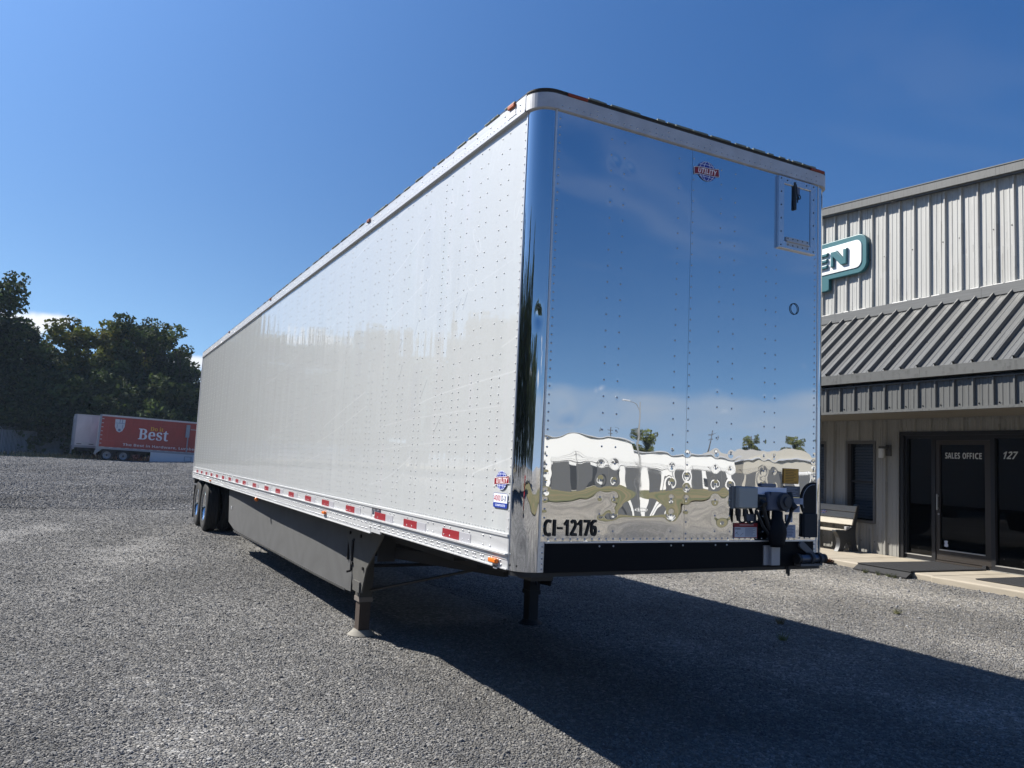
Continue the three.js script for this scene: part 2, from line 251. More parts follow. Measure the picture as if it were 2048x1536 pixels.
// side rivets
{
  const dome = new THREE.SphereGeometry(1, 8, 3, 0, Math.PI * 2, 0, Math.PI / 2), rr = rng(4);
  const side = [], q = new THREE.Quaternion().setFromEuler(new THREE.Euler(0, 0, Math.PI / 2));
  const put = (arr, x, y, z, r, h, Q = q) => arr.push(new THREE.Matrix4().compose(new THREE.Vector3(x, y, z), Q, new THREE.Vector3(r, h, r)));
  for (const pc of postW) for (const s of [-0.054, 0.054]) {
    const z = pc + s, seam = seams.some((m) => Math.abs(m - z) < 0.04);
    for (let y = 1.42 + (s > 0 ? 0 : 0.0); y < 3.93;) { put(side, -sideD(z, y) - 0.001, y + (rr() - 0.5) * 0.004, z, 0.0058, 0.0030); y += seam || y < 2.36 ? 0.0525 : 0.104; }
  }
  for (let y = 1.18; y < 4.0; y += 0.0525) put(side, -0.002, y, -0.148, 0.006, 0.004);
  for (let z = -0.2; z > -L + 0.1; z -= 0.045) put(side, -0.003, 1.372, z, 0.0045, 0.003);
  instanced('side_rivets', dome, M.rivetPaint, side, semi).userData.kind = 'stuff';
  const rail = [];
  for (let z = -0.25; z > -L + 0.1; z -= 0.118) { for (const [y, dz] of [[1.192, 0], [1.192, 0.032], [z < -2.8 ? 1.142 : 1.168, 0.012], [z < -2.8 ? 1.142 : 1.168, 0.044]]) put(rail, -0.006, y, z + dz, 0.0075, 0.006); }
  for (const pc of postW) for (const s of [-0.05, 0.05]) for (const y of [1.262, 1.318]) put(rail, -0.007, y, pc + s, 0.0065, 0.005);
  for (let z = -0.2, i = 0; z > -L; z -= 0.0525, i++) { put(rail, -0.022, 4.012, z, 0.005, 0.004); if (i % 4 < 1) put(rail, -0.022, 4.052, z, 0.006, 0.005); }
  instanced('rail_rivets', dome, M.rivet, rail, semi).userData.kind = 'stuff';
}
// polished front: mirror sheets dented round their rivets
const fr = []; // rivet points on the front sheets
{
  for (let y = 1.36; y < 3.97; y += 0.0525) { fr.push([0.158, y]); fr.push([2.43, y]); }
  for (let y = 1.37; y < 3.97; y += 0.075) fr.push([1.238, y]);
  for (const [a, b] of [[0.553, 0.657], [1.489, 1.622], [1.93, 2.03]]) for (let y = 1.385; y < 3.9; y += 0.1045) { if (!(a > 1.8 && y > 3.38)) { fr.push([a, y]); fr.push([b, y]); } }
  for (let y = 1.385; y < 3.9; y += 0.1045) fr.push([1.112, y]);
  for (let x = 0.19; x < 2.44; x += 0.0525) fr.push([x, 1.338]);
}
const frHash = new Map(), hk = (x, y) => Math.floor(x / 0.1) + ',' + Math.floor(y / 0.1);
{ const r = rng(77); for (const [x, y] of fr) { const low = 1 - smoothstep(y, 1.55, 2.2), k = hk(x, y); if (!frHash.has(k)) frHash.set(k, []); frHash.get(k).push([x, y, (0.00010 + 0.00042 * low * low) * (0.4 + 1.2 * r()) * (y < 1.35 ? 2.6 : 1), 0.012 + 0.010 * low * r()]); } }
const bumps = []; { const r = rng(12); for (let i = 0; i < 34; i++) bumps.push([0.2 + r() * 2.2, 1.36 + Math.pow(r(), 1.5) * 0.75, (r() - 0.55) * 0.0007, 0.05 + r() * 0.06, 0.06 + r() * 0.12]); bumps.push([0.87, 1.455, 0.0040, 0.058, 0.17], [0.605, 1.352, 0.0012, 0.035], [1.555, 1.40, 0.0022, 0.05], [0.62, 1.44, 0.0016, 0.04], [1.12, 1.43, 0.0013, 0.035], [0.24, 2.1, -0.0016, 0.07], [0.33, 2.0, 0.0014, 0.06], [0.60, 1.47, -0.0026, 0.07], [1.55, 1.45, -0.0022, 0.07], [0.58, 3.74, -0.001, 0.03], [0.69, 3.72, -0.001, 0.03]); }
const frontD = (x, y) => {
  const low = 1 - smoothstep(y, 1.6, 2.5);
  let d = 0.0007 * perlin.noise(x * 2.1, y * 1.3, 1.5) + (0.00014 + 0.00040 * low) * perlin.noise(x * 4.6, y * 4.4, 6.5) + 0.00008 * low * perlin.noise(x * 13, y * 11, 2.5);
  const i = Math.floor(x / 0.1), j = Math.floor(y / 0.1);
  for (let a = -1; a <= 1; a++) for (let b = -1; b <= 1; b++) { const l = frHash.get((i + a) + ',' + (j + b)); if (l) for (const [px, py, A, s] of l) { const q = ((x - px) ** 2 + (y - py) ** 2) / (2 * s * s); if (q < 9) d -= A * Math.exp(-q); } }
  for (const [px, py, A, s, sx = s] of bumps) { const q = ((x - px) / sx) ** 2 / 2 + ((y - py) / s) ** 2 / 2; if (q < 9) d += A * Math.exp(-q); }
  return d;
};
const smear = canvas(1024, 1024, (c, w, h) => {
  const r = rng(61); c.fillStyle = 'rgb(0,11,0)'; c.fillRect(0, 0, w, h);
  for (let i = 0; i < 240; i++) { const x = r() * w, y = r() * h * 0.9, q = 20 + r() * 120; c.strokeStyle = `rgba(0,${60 + Math.floor(r() * 70)},0,${0.06 + r() * 0.16})`; c.lineWidth = 1 + r() * 9; c.beginPath(); c.ellipse(x, y, q, q * (0.2 + r() * 0.5), r() * 3, r() * 3, 3 + r() * 3); c.stroke(); }
  for (let i = 0; i < 160; i++) { const x = r() * w, y = r() * h; c.strokeStyle = `rgba(0,${50 + Math.floor(r() * 50)},0,${0.08 + r() * 0.16})`; c.lineWidth = 1 + r() * 3; c.beginPath(); c.moveTo(x, y); c.lineTo(x + (r() - 0.5) * 5, y + 40 + r() * 260); c.stroke(); }
}, false); smear.wrapS = smear.wrapT = THREE.RepeatWrapping;
const mirror = phys(0.70, 0.715, 0.74, 0.19, 1, { roughnessMap: smear });
function frontSheet(x0, x1, y0, y1, lift) {
  const nx = Math.round((x1 - x0) / 0.0072), ny = Math.round((y1 - y0) / 0.0085), pos = [], nor = [], uv = [], idx = [], e = 0.002;
  for (let i = 0; i <= nx; i++) for (let j = 0; j <= ny; j++) { const x = lerp(x0, x1, i / nx), y = lerp(y0, y1, j / ny), dx = (frontD(x + e, y) - frontD(x - e, y)) / (2 * e), dy = (frontD(x, y + e) - frontD(x, y - e)) / (2 * e), n = new THREE.Vector3(-dx, -dy, 1).normalize(); pos.push(x, y, lift + frontD(x, y)); nor.push(n.x, n.y, n.z); uv.push(x / 2.6, y / 2.7); }
  for (let i = 0; i < nx; i++) for (let j = 0; j < ny; j++) { const p = i * (ny + 1) + j, q = p + ny + 1; idx.push(p, q, p + 1, p + 1, q, q + 1); }
  const g = new THREE.BufferGeometry(); g.setAttribute('position', new THREE.Float32BufferAttribute(pos, 3)); g.setAttribute('normal', new THREE.Float32BufferAttribute(nor, 3)); g.setAttribute('uv', new THREE.Float32BufferAttribute(uv, 2)); g.setIndex(idx); return g;
}
mesh('front_panel', frontSheet(RC + 0.008, 1.2245, 1.322, YR, 0.002), mirror, semi);
mesh('front_panel', frontSheet(1.2245, 2.463, 1.322, YR, 0.0032), mirror, semi);
// round nose corners
function corner(left) {
  const na = 26, ny = 150, pos = [], nor = [], uv = [], idx = [];
  for (let i = 0; i <= na; i++) for (let j = 0; j <= ny; j++) {
    const t = i / na * Math.PI / 2, y = lerp(YB, YR, j / ny);
    const D = (tt, yy) => 0.0007 * perlin.noise(tt * 2.2, yy * 0.8, 3.3) + 0.0005 * perlin.noise(tt * 4, yy * 3.2, 7.1) * (1 - smoothstep(yy, 1.7, 2.6)) - (left ? 0.006 * Math.exp(-(((tt - 1.1) / 0.16) ** 2) - ((yy - 2.67) / 0.055) ** 2) + 0.004 * Math.exp(-(((tt - 0.75) / 0.2) ** 2) - ((yy - 1.24) / 0.1) ** 2) : 0);
    const e = 0.01, d = D(t, y), dt = (D(t + e, y) - D(t - e, y)) / (2 * e) / RC, dy = (D(t, y + e) - D(t, y - e)) / (2 * e), R = RC + d, sx = left ? -1 : 1;
    const N = new THREE.Vector3(Math.cos(t) + Math.sin(t) * dt, -dy, Math.sin(t) - Math.cos(t) * dt).normalize();
    pos.push((left ? RC : W - RC) + sx * R * Math.cos(t), y, -RC + R * Math.sin(t)); nor.push(sx * N.x, N.y, N.z); uv.push(i / na, j / ny);
  }
  for (let i = 0; i < na; i++) for (let j = 0; j < ny; j++) { const p = i * (ny + 1) + j, q = p + ny + 1; left ? idx.push(p, q, p + 1, p + 1, q, q + 1) : idx.push(p, p + 1, q, q, p + 1, q + 1); }
  const g = new THREE.BufferGeometry(); g.setAttribute('position', new THREE.Float32BufferAttribute(pos, 3)); g.setAttribute('normal', new THREE.Float32BufferAttribute(nor, 3)); g.setAttribute('uv', new THREE.Float32BufferAttribute(uv, 2)); g.setIndex(idx); return g;
}
mesh('nose_corner', corner(true), mirror, semi); mesh('nose_corner', corner(false), mirror, semi);
mesh('corner_trim', [box(-0.005, 0.003, YB, YR, -RC - 0.008, -RC + 0.004), box(RC - 0.003, RC + 0.009, YB, YR, -0.004, 0.006), box(W - RC - 0.009, W - RC + 0.003, YB, YR, -0.004, 0.006), box(RC + 0.009, 0.166, YB, 1.325, -0.01, 0.004), box(W - 0.166, W - RC - 0.009, YB, 1.325, -0.01, 0.004), box(0.166, W - 0.166, 1.3165, 1.325, -0.004, 0.016)], M.alu, semi);
mesh('bumper_plate', rbox(0.166, W - 0.166, YB - 0.004, 1.316, -0.03, 0.013, 0.004), phys(0.0035, 0.0045, 0.007, 0.6, 0, { specularIntensity: 0.25 }), semi);
mesh('nose_sill', [noseStrip(-0.004, 0.12, 1.118, 1.1445)], M.black, semi);
{
  const dome = new THREE.SphereGeometry(1, 10, 4, 0, Math.PI * 2, 0, Math.PI / 2), q = new THREE.Quaternion().setFromEuler(new THREE.Euler(Math.PI / 2, 0, 0)), a = [], b = [];
  const put = (arr, x, y, z, r, h) => arr.push(new THREE.Matrix4().compose(new THREE.Vector3(x, y, z), q, new THREE.Vector3(r, h, r)));
  for (const [x, y] of fr) put(a, x, y, frontD(x, y) + (x > 1.222 ? 0.0032 : 0.002), 0.0068, 0.0045);
  for (let x = 0.16, i = 0; x < 2.46; x += 0.0525, i++) { put(a, x, 4.006, 0.0195, 0.0055, 0.004); if (i % 9 === 7 || i % 9 === 5) put(a, x, 4.042, 0.0195, 0.0055, 0.004); }
  for (const y of [1.165, 1.195, 1.225, 1.26, 1.295]) { put(a, 0.151, y, 0.004, 0.006, 0.004); put(a, W - 0.151, y, 0.004, 0.006, 0.004); }
  for (const x of [0.553, 0.657, 1.112, 1.21, 1.489, 1.59]) put(b, x, 1.297, 0.013, 0.006, 0.005);
  instanced('front_rivets', dome, std(0.5, 0.52, 0.55, 0.25, 1), a, semi).userData.kind = 'stuff';
  instanced('bumper_rivets', dome, M.alu, b, semi).userData.kind = 'stuff';
  for (const th of [0.12, 0.55, 1.05]) { const g = dome.clone().scale(0.008, 0.004, 0.008).rotateZ(Math.PI / 2).rotateY(-th).translate(RC - (RC) * Math.cos(th), 1.178, -RC + RC * Math.sin(th)); mesh('corner_rivet', g, M.steelDark, semi); }
}
// lamps
const lampLow = (z, y) => { const l = mesh('marker_lamp', rbox(-0.035, -0.006, y - 0.012, y + 0.016, z - 0.05, z + 0.05, 0.008), M.amber, semi); mesh('lamp_bracket', box(-0.012, -0.0065, y - 0.045, y - 0.013, z - 0.015, z + 0.035), M.aluDull, l); };
lampLow(-0.286, 1.182); lampLow(-4.218, 1.172); lampLow(-13.0, 1.15);
mesh('round_lamp', new THREE.SphereGeometry(0.032, 14, 10).translate(-0.01, 1.083, -8.0), M.amber, semi);
for (const z of [-0.31, -3.28, -8.04, -12.0]) { mesh('roof_lamp', rbox(-0.038, -0.022, 4.066, 4.096, z - 0.045, z + 0.045, 0.007), z < -1 ? std(0.22, 0.05, 0.02, 0.5) : std(0.42, 0.10, 0.025, 0.4), semi); if (z > -1) mesh('lamp_base', box(-0.025, -0.0225, 4.012, 4.056, z - 0.06, z + 0.05), M.aluDull, semi); }
for (const x of [0.27, 2.43]) mesh('roof_lamp', rbox(x - 0.075, x + 0.075, 4.080, 4.1, 0.0, 0.03, 0.008), std(0.24, 0.03, 0.008, 0.4), semi);
mesh('vent_ring', new THREE.TorusGeometry(0.04, 0.0028, 8, 28).translate(2.214, 2.998, 0.0095), M.steelDark, semi);
// vent door with frame, hinge and latch
{
  const v = sub('vent_door', semi), f = new THREE.Shape([[2.030, 3.432], [2.405, 3.432], [2.405, 3.966], [2.030, 3.966]].map((p) => new THREE.Vector2(...p)));
  f.holes.push(new THREE.Path([[2.078, 3.482], [2.362, 3.482], [2.362, 3.918], [2.078, 3.918]].map((p) => new THREE.Vector2(...p))));
  mesh('door_frame', new THREE.ExtrudeGeometry(f, { depth: 0.016, bevelEnabled: true, bevelSize: 0.004, bevelThickness: 0.004, bevelSegments: 1 }).translate(0, 0, 0.006), std(0.60, 0.62, 0.66, 0.26, 0.85), v);
  mesh('door_leaf', rbox(2.082, 2.358, 3.486, 3.914, 0.004, 0.016, 0.004), phys(0.68, 0.70, 0.73, 0.05, 1), v);
  mesh('hinge', [box(2.105, 2.335, 3.452, 3.518, 0.017, 0.0265), rod([2.105, 3.486, 0.03], [2.335, 3.486, 0.03], 0.006)], std(0.5, 0.51, 0.53, 0.45, 0.5), v);
  mesh('latch', [box(2.180, 2.194, 3.80, 3.945, 0.017, 0.032), rbox(2.178, 2.200, 3.735, 3.81, 0.017, 0.034, 0.005), bar([2.196, 3.93, 0.03], [2.206, 3.79, 0.036], 0.007)], std(0.03, 0.034, 0.04, 0.5, 0.3), v);
  mesh('latch_plate', box(2.206, 2.240, 3.86, 3.955, 0.016, 0.024), M.blueGrey, v); mesh('pull_ring', new THREE.TorusGeometry(0.016, 0.004, 6, 16).translate(2.232, 3.842, 0.024), M.steelDark, v);
  const dome = new THREE.SphereGeometry(1, 8, 3, 0, Math.PI * 2, 0, Math.PI / 2).rotateX(Math.PI / 2), ms = [];
  const put = (x, y, z = 0.026) => ms.push(new THREE.Matrix4().makeScale(0.006, 0.006, 0.004).setPosition(x, y, z));
  for (let i = 0; i < 6; i++) { put(2.05, 3.45 + i * 0.1); put(2.385, 3.45 + i * 0.1); } for (let i = 0; i < 5; i++) { put(2.12 + i * 0.05, 3.46, 0.0265); put(2.12 + i * 0.05, 3.508, 0.0265); } put(2.11, 3.944); put(2.31, 3.944);
  instanced('door_rivets', dome, M.steelDark, ms, v).userData.kind = 'stuff';
}
// decals
function globe(c, cx, cy, r, w) {
  c.save(); c.fillStyle = '#1b2f96'; c.beginPath(); c.arc(cx, cy, r, 0, 7); c.fill(); c.strokeStyle = '#dfe6f4'; c.lineWidth = r * 0.055;
  c.beginPath(); c.arc(cx, cy, r, 0, 7); c.clip(); c.beginPath(); c.ellipse(cx, cy, r * 0.36, r, 0.05, 0, 7); c.stroke(); c.beginPath(); c.ellipse(cx, cy, r * 0.8, r, 0.05, 0, 7); c.stroke();
  for (const k of [-0.62, -0.1, 0.62]) { c.beginPath(); c.moveTo(cx - r, cy + k * r + r * 0.03); c.quadraticCurveTo(cx, cy + k * r - r * 0.12, cx + r, cy + k * r); c.stroke(); } c.restore();
  const h = r * 0.36; c.save(); c.translate(cx, cy); c.rotate(-0.06); c.beginPath(); c.moveTo(-w, -h * 0.55); c.bezierCurveTo(-w * 0.4, -h * 1.2, w * 0.4, -h * 0.55, w, -h * 1.2); c.lineTo(w * 1.02, h * 0.75); c.bezierCurveTo(w * 0.4, h * 1.15, -w * 0.4, h * 0.6, -w * 1.02, h * 1.15); c.closePath(); c.lineJoin = 'round'; c.strokeStyle = '#efe3e4'; c.lineWidth = r * 0.16; c.stroke(); c.fillStyle = '#8e1626'; c.fill(); c.strokeStyle = '#4a0d18'; c.lineWidth = r * 0.05; c.stroke();
  c.fillStyle = '#f4eeee'; c.font = `italic bold ${Math.round(r * 0.64)}px sans-serif`; c.textAlign = 'center'; c.textBaseline = 'middle'; c.scale(0.86, 1.15); c.fillText('UTILITY', 0, 0); c.restore();
}
const utilityTex = canvas(512, 512, (c) => { c.clearRect(0, 0, 512, 512); globe(c, 256, 256, 180, 232); });
const dxTex = canvas(512, 320, (c) => {
  c.clearRect(0, 0, 512, 320); c.fillStyle = '#e9edf5'; c.strokeStyle = '#2a3c88'; c.lineWidth = 10; c.beginPath(); c.roundRect(8, 8, 496, 304, 34); c.fill(); c.stroke(); c.fillStyle = '#1c3a97'; c.beginPath(); c.roundRect(8, 208, 496, 104, [0, 0, 34, 34]); c.fill();
  c.font = 'bold 140px sans-serif'; c.textBaseline = 'middle'; c.save(); c.scale(0.78, 1.2); c.fillStyle = '#a51f2f'; c.fillText('4000', 34, 94); c.fillStyle = '#1b2550'; c.fillText('D-X', 366, 94); c.restore(); c.fillStyle = '#e8eefc'; c.font = 'bold 62px sans-serif'; c.textAlign = 'center'; c.fillText('COMPOSITE', 256, 262);
});
const decal = (t) => new THREE.MeshStandardMaterial({ map: t, roughness: 0.4, alphaTest: 0.5, side: THREE.DoubleSide });
mesh('maker_decal', new THREE.PlaneGeometry(0.235, 0.196).translate(1.350, 3.850, 0.0085), decal(utilityTex), semi);
mesh('maker_decal', new THREE.PlaneGeometry(0.205, 0.165).rotateY(-Math.PI / 2).translate(-0.0065, 1.671, -0.252), decal(utilityTex), semi);
mesh('model_decal', new THREE.PlaneGeometry(0.19, 0.092).rotateY(-Math.PI / 2).translate(-0.0065, 1.548, -0.256), decal(dxTex), semi);
{ const z = 0.0085; mesh('unit_number', [text('C', 0.05, 0.1).translate(0.158, 1.357, z), box(0.222, 0.239, 1.3585, 1.4555, z, z + 0.002), box(0.253, 0.286, 1.398, 1.411, z, z + 0.002), text('12176', 0.236, 0.1).translate(0.298, 1.357, z)], M.ink, semi); }
const labelTex = (draw, w = 256, h = 160) => std(0.8, 0.8, 0.8, 0.5, 0, { map: canvas(w, h, draw) });
const lines = (c, x0, x1, y0, n, s, col, r = rng(6)) => { c.fillStyle = col; for (let i = 0; i < n; i++) c.fillRect(x0, y0 + i * s, (x1 - x0) * (0.7 + 0.3 * r()), s * 0.42); };
const lab = (name, x0, x1, y0, y1, m, z = 0.0085) => mesh(name, new THREE.BoxGeometry(x1 - x0, y1 - y0, 0.003).translate((x0 + x1) / 2, (y0 + y1) / 2, z), m, semi);
lab('warning_label', 1.656, 1.872, 1.343, 1.443, labelTex((c, w, h) => { c.fillStyle = '#d6dbe6'; c.fillRect(0, 0, w, h); c.fillStyle = '#9c1c27'; c.fillRect(0, 0, w, 44); c.strokeStyle = '#9c1c27'; c.lineWidth = 6; c.strokeRect(3, 3, w - 6, h - 6); lines(c, 60, 240, 14, 1, 30, '#d8a0a4'); c.fillStyle = '#223'; c.font = 'bold 26px sans-serif'; c.fillText('sapa:', 10, 70); lines(c, 120, 240, 54, 8, 12, '#7e88a4'); c.strokeStyle = '#445'; c.lineWidth = 3; c.beginPath(); c.moveTo(14, 120); c.lineTo(44, 92); c.moveTo(70, 136); c.lineTo(100, 108); c.moveTo(20, 96); c.lineTo(50, 130); c.stroke(); }));
lab('yellow_label', 2.119, 2.270, 1.722, 1.831, labelTex((c, w, h) => { c.fillStyle = '#e2a530'; c.fillRect(0, 0, w, h); c.strokeStyle = '#7a5410'; c.lineWidth = 6; c.strokeRect(3, 3, w - 6, h - 6); lines(c, 30, 230, 18, 8, 17, '#8f6517'); }));
const whiteLab = labelTex((c, w, h) => { c.fillStyle = '#a9b3c8'; c.fillRect(0, 0, w, h); lines(c, 22, 236, 18, 7, 19, '#5d6884'); }), greyLab = labelTex((c, w, h) => { c.fillStyle = '#59606e'; c.fillRect(0, 0, w, h); lines(c, 16, 240, 24, 5, 26, '#8b93a4'); });
lab('grey_label', 2.13, 2.285, 1.628, 1.706, greyLab); lab('white_label', 2.205, 2.315, 1.578, 1.622, whiteLab, 0.012); lab('white_label', 2.225, 2.285, 1.522, 1.566, whiteLab); lab('white_label', 2.150, 2.212, 1.450, 1.504, whiteLab); lab('white_label', 2.143, 2.242, 1.343, 1.432, whiteLab); lab('white_label', 2.150, 2.212, 1.521, 1.556, whiteLab);
lab('white_label', 1.77, 1.86, 1.455, 1.505, greyLab);
// electrical box, plug box, hoses and boot
mesh('junction_box', rbox(1.655, 1.828, 1.546, 1.689, 0.012, 0.058, 0.010), M.greyBox, semi);
mesh('box_base', box(1.632, 1.82, 1.540, 1.693, 0.004, 0.0115), std(0.22, 0.23, 0.23, 0.6), semi);
mesh('header_plate', [box(1.832, 2.128, 1.648, 1.692, 0.006, 0.03), box(1.832, 2.128, 1.642, 1.647, 0.006, 0.036)], std(0.60, 0.66, 0.80, 0.45, 0.2), semi);
mesh('top_connector', rbox(1.895, 2.03, 1.694, 1.718, 0.006, 0.026, 0.005), M.blueGrey, semi);
mesh('plug_box', [rbox(1.912, 2.118, 1.53, 1.660, 0.006, 0.062, 0.015), box(1.94, 2.05, 1.635, 1.662, 0.02, 0.066)], std(0.055, 0.072, 0.12, 0.5, 0.1), semi);
mesh('plug_cap', [new THREE.CylinderGeometry(0.058, 0.064, 0.035, 24).rotateX(Math.PI / 2).translate(2.062, 1.596, 0.07), new THREE.CylinderGeometry(0.034, 0.038, 0.02, 20).rotateX(Math.PI / 2).translate(2.072, 1.597, 0.09)], std(0.03, 0.036, 0.048, 0.55), semi);
mesh('air_fitting', [rbox(1.83, 1.915, 1.552, 1.638, 0.01, 0.055, 0.015), rod([1.865, 1.59, 0.05], [1.865, 1.575, 0.085], 0.022)], M.black, semi); mesh('air_fitting', [rod([2.13, 1.6, 0.05], [2.15, 1.55, 0.09], 0.026), rod([2.16, 1.66, 0.03], [2.145, 1.56, 0.07], 0.018)], M.black, semi);
for (const [x, y0, x1] of [[1.668, 1.54, 1.676], [1.722, 1.54, 1.73]]) mesh('gland', [rod([x, y0, 0.04], [x, y0 - 0.05, 0.04], 0.014), rod([x, y0 - 0.05, 0.04], [x1, y0 - 0.085, 0.04], 0.008)], M.black, semi);
mesh('cable', tube([[1.675, 1.46, 0.04], [1.678, 1.44, 0.04], [1.679, 1.49, 0.04]], 0.004, 8), M.black, semi);
mesh('hose', tube([[1.73, 1.49, 0.04], [1.742, 1.458, 0.04], [1.775, 1.442, 0.042], [1.808, 1.458, 0.045], [1.818, 1.54, 0.05], [1.85, 1.57, 0.07]], 0.0065, 30), M.black, semi);
mesh('hose', tube([[1.86, 1.57, 0.07], [1.885, 1.51, 0.065], [1.92, 1.44, 0.06], [1.965, 1.36, 0.055]], 0.013, 20), M.black, semi);
mesh('hose', tube([[1.82, 1.53, 0.05], [1.84, 1.48, 0.06], [1.88, 1.42, 0.06], [1.95, 1.36, 0.055]], 0.010, 20), M.black, semi);
mesh('hose', tube([[2.15, 1.56, 0.055], [2.135, 1.50, 0.06], [2.10, 1.44, 0.06], [2.04, 1.36, 0.055]], 0.012, 20), M.black, semi);
{ const pts = [[0.0, 1.53], [0.048, 1.53], [0.05, 1.48], [0.066, 1.45], [0.082, 1.41], [0.086, 1.38], [0.078, 1.34], [0.066, 1.31], [0.058, 1.285], [0.0, 1.283]].map((p) => new THREE.Vector2(...p)); mesh('hose_boot', new THREE.LatheGeometry(pts, 20).scale(0.92, 1, 0.6).translate(2.005, 0, 0.062), phys(0.005, 0.006, 0.010, 0.6, 0, { specularIntensity: 0.3 }), semi); }
mesh('boot_bracket', [box(1.925, 1.972, 1.157, 1.292, 0.0135, 0.02), box(1.974, 2.054, 1.157, 1.290, 0.0135, 0.045)], std(0.34, 0.35, 0.38, 0.5, 0.4), semi);
{ const sh = new THREE.Shape(); sh.moveTo(2.453, 1.475); sh.lineTo(2.453, 1.737); sh.absarc(2.43, 1.605, 0.135, 1.40, Math.PI * 1.32, false); sh.lineTo(2.453, 1.475); mesh('dark_half_disc', new THREE.ExtrudeGeometry(sh, { depth: 0.004, bevelEnabled: false, curveSegments: 20 }).translate(0, 0, 0.006), phys(0.004, 0.007, 0.013, 0.5, 0, { specularIntensity: 0.25 }), semi); const pts = []; for (let i = 0; i <= 20; i++) { const a = lerp(1.5, 3.6, i / 20); pts.push([2.43 + 0.118 * Math.cos(a), 1.605 + 0.118 * Math.sin(a), 0.011]); } mesh('pale_arc', tube(pts, 0.0022, 30), std(0.3, 0.33, 0.38, 0.4), semi); }  // guessed dark half disc with a pale arc inside its edge
mesh('lower_box', rbox(2.312, 2.447, 1.345, 1.513, 0.004, 0.03, 0.006), phys(0.035, 0.038, 0.044, 0.7, 0, { specularIntensity: 0.3 }), semi);
// tubular pull bar with gusset arms at the right end of the bumper
mesh('pull_bar', [rod([2.215, 1.199, 0.052], [2.468, 1.199, 0.052], 0.028, 0.028, 20)], std(0.10, 0.115, 0.15, 0.35, 0.6), semi);
for (const [x, r] of [[2.222, 0.036], [2.345, 0.042], [2.432, 0.042], [2.478, 0.032]]) mesh('bar_collar', rod([x - 0.013, 1.199, 0.052], [x + 0.013, 1.199, 0.052], r, r, 22), x < 2.3 || x > 2.47 ? M.black : std(0.05, 0.053, 0.06, 0.5, 0.3), semi);
mesh('bar_gusset', [extrude([[2.285, 1.295], [2.30, 1.312], [2.325, 1.312], [2.45, 1.225], [2.47, 1.19], [2.45, 1.155], [2.42, 1.155], [2.395, 1.215], [2.29, 1.28]], 0.012, 0.003).translate(-0.022, 0, 0.017), box(2.23, 2.445, 1.15, 1.165, 0.013, 0.075)], std(0.13, 0.135, 0.145, 0.6, 0.2), semi);
mesh('strap', [box(2.16, 2.168, 1.09, 1.15, 0.0, 0.008), box(2.176, 2.19, 1.075, 1.15, 0.0, 0.01)], M.black, semi);
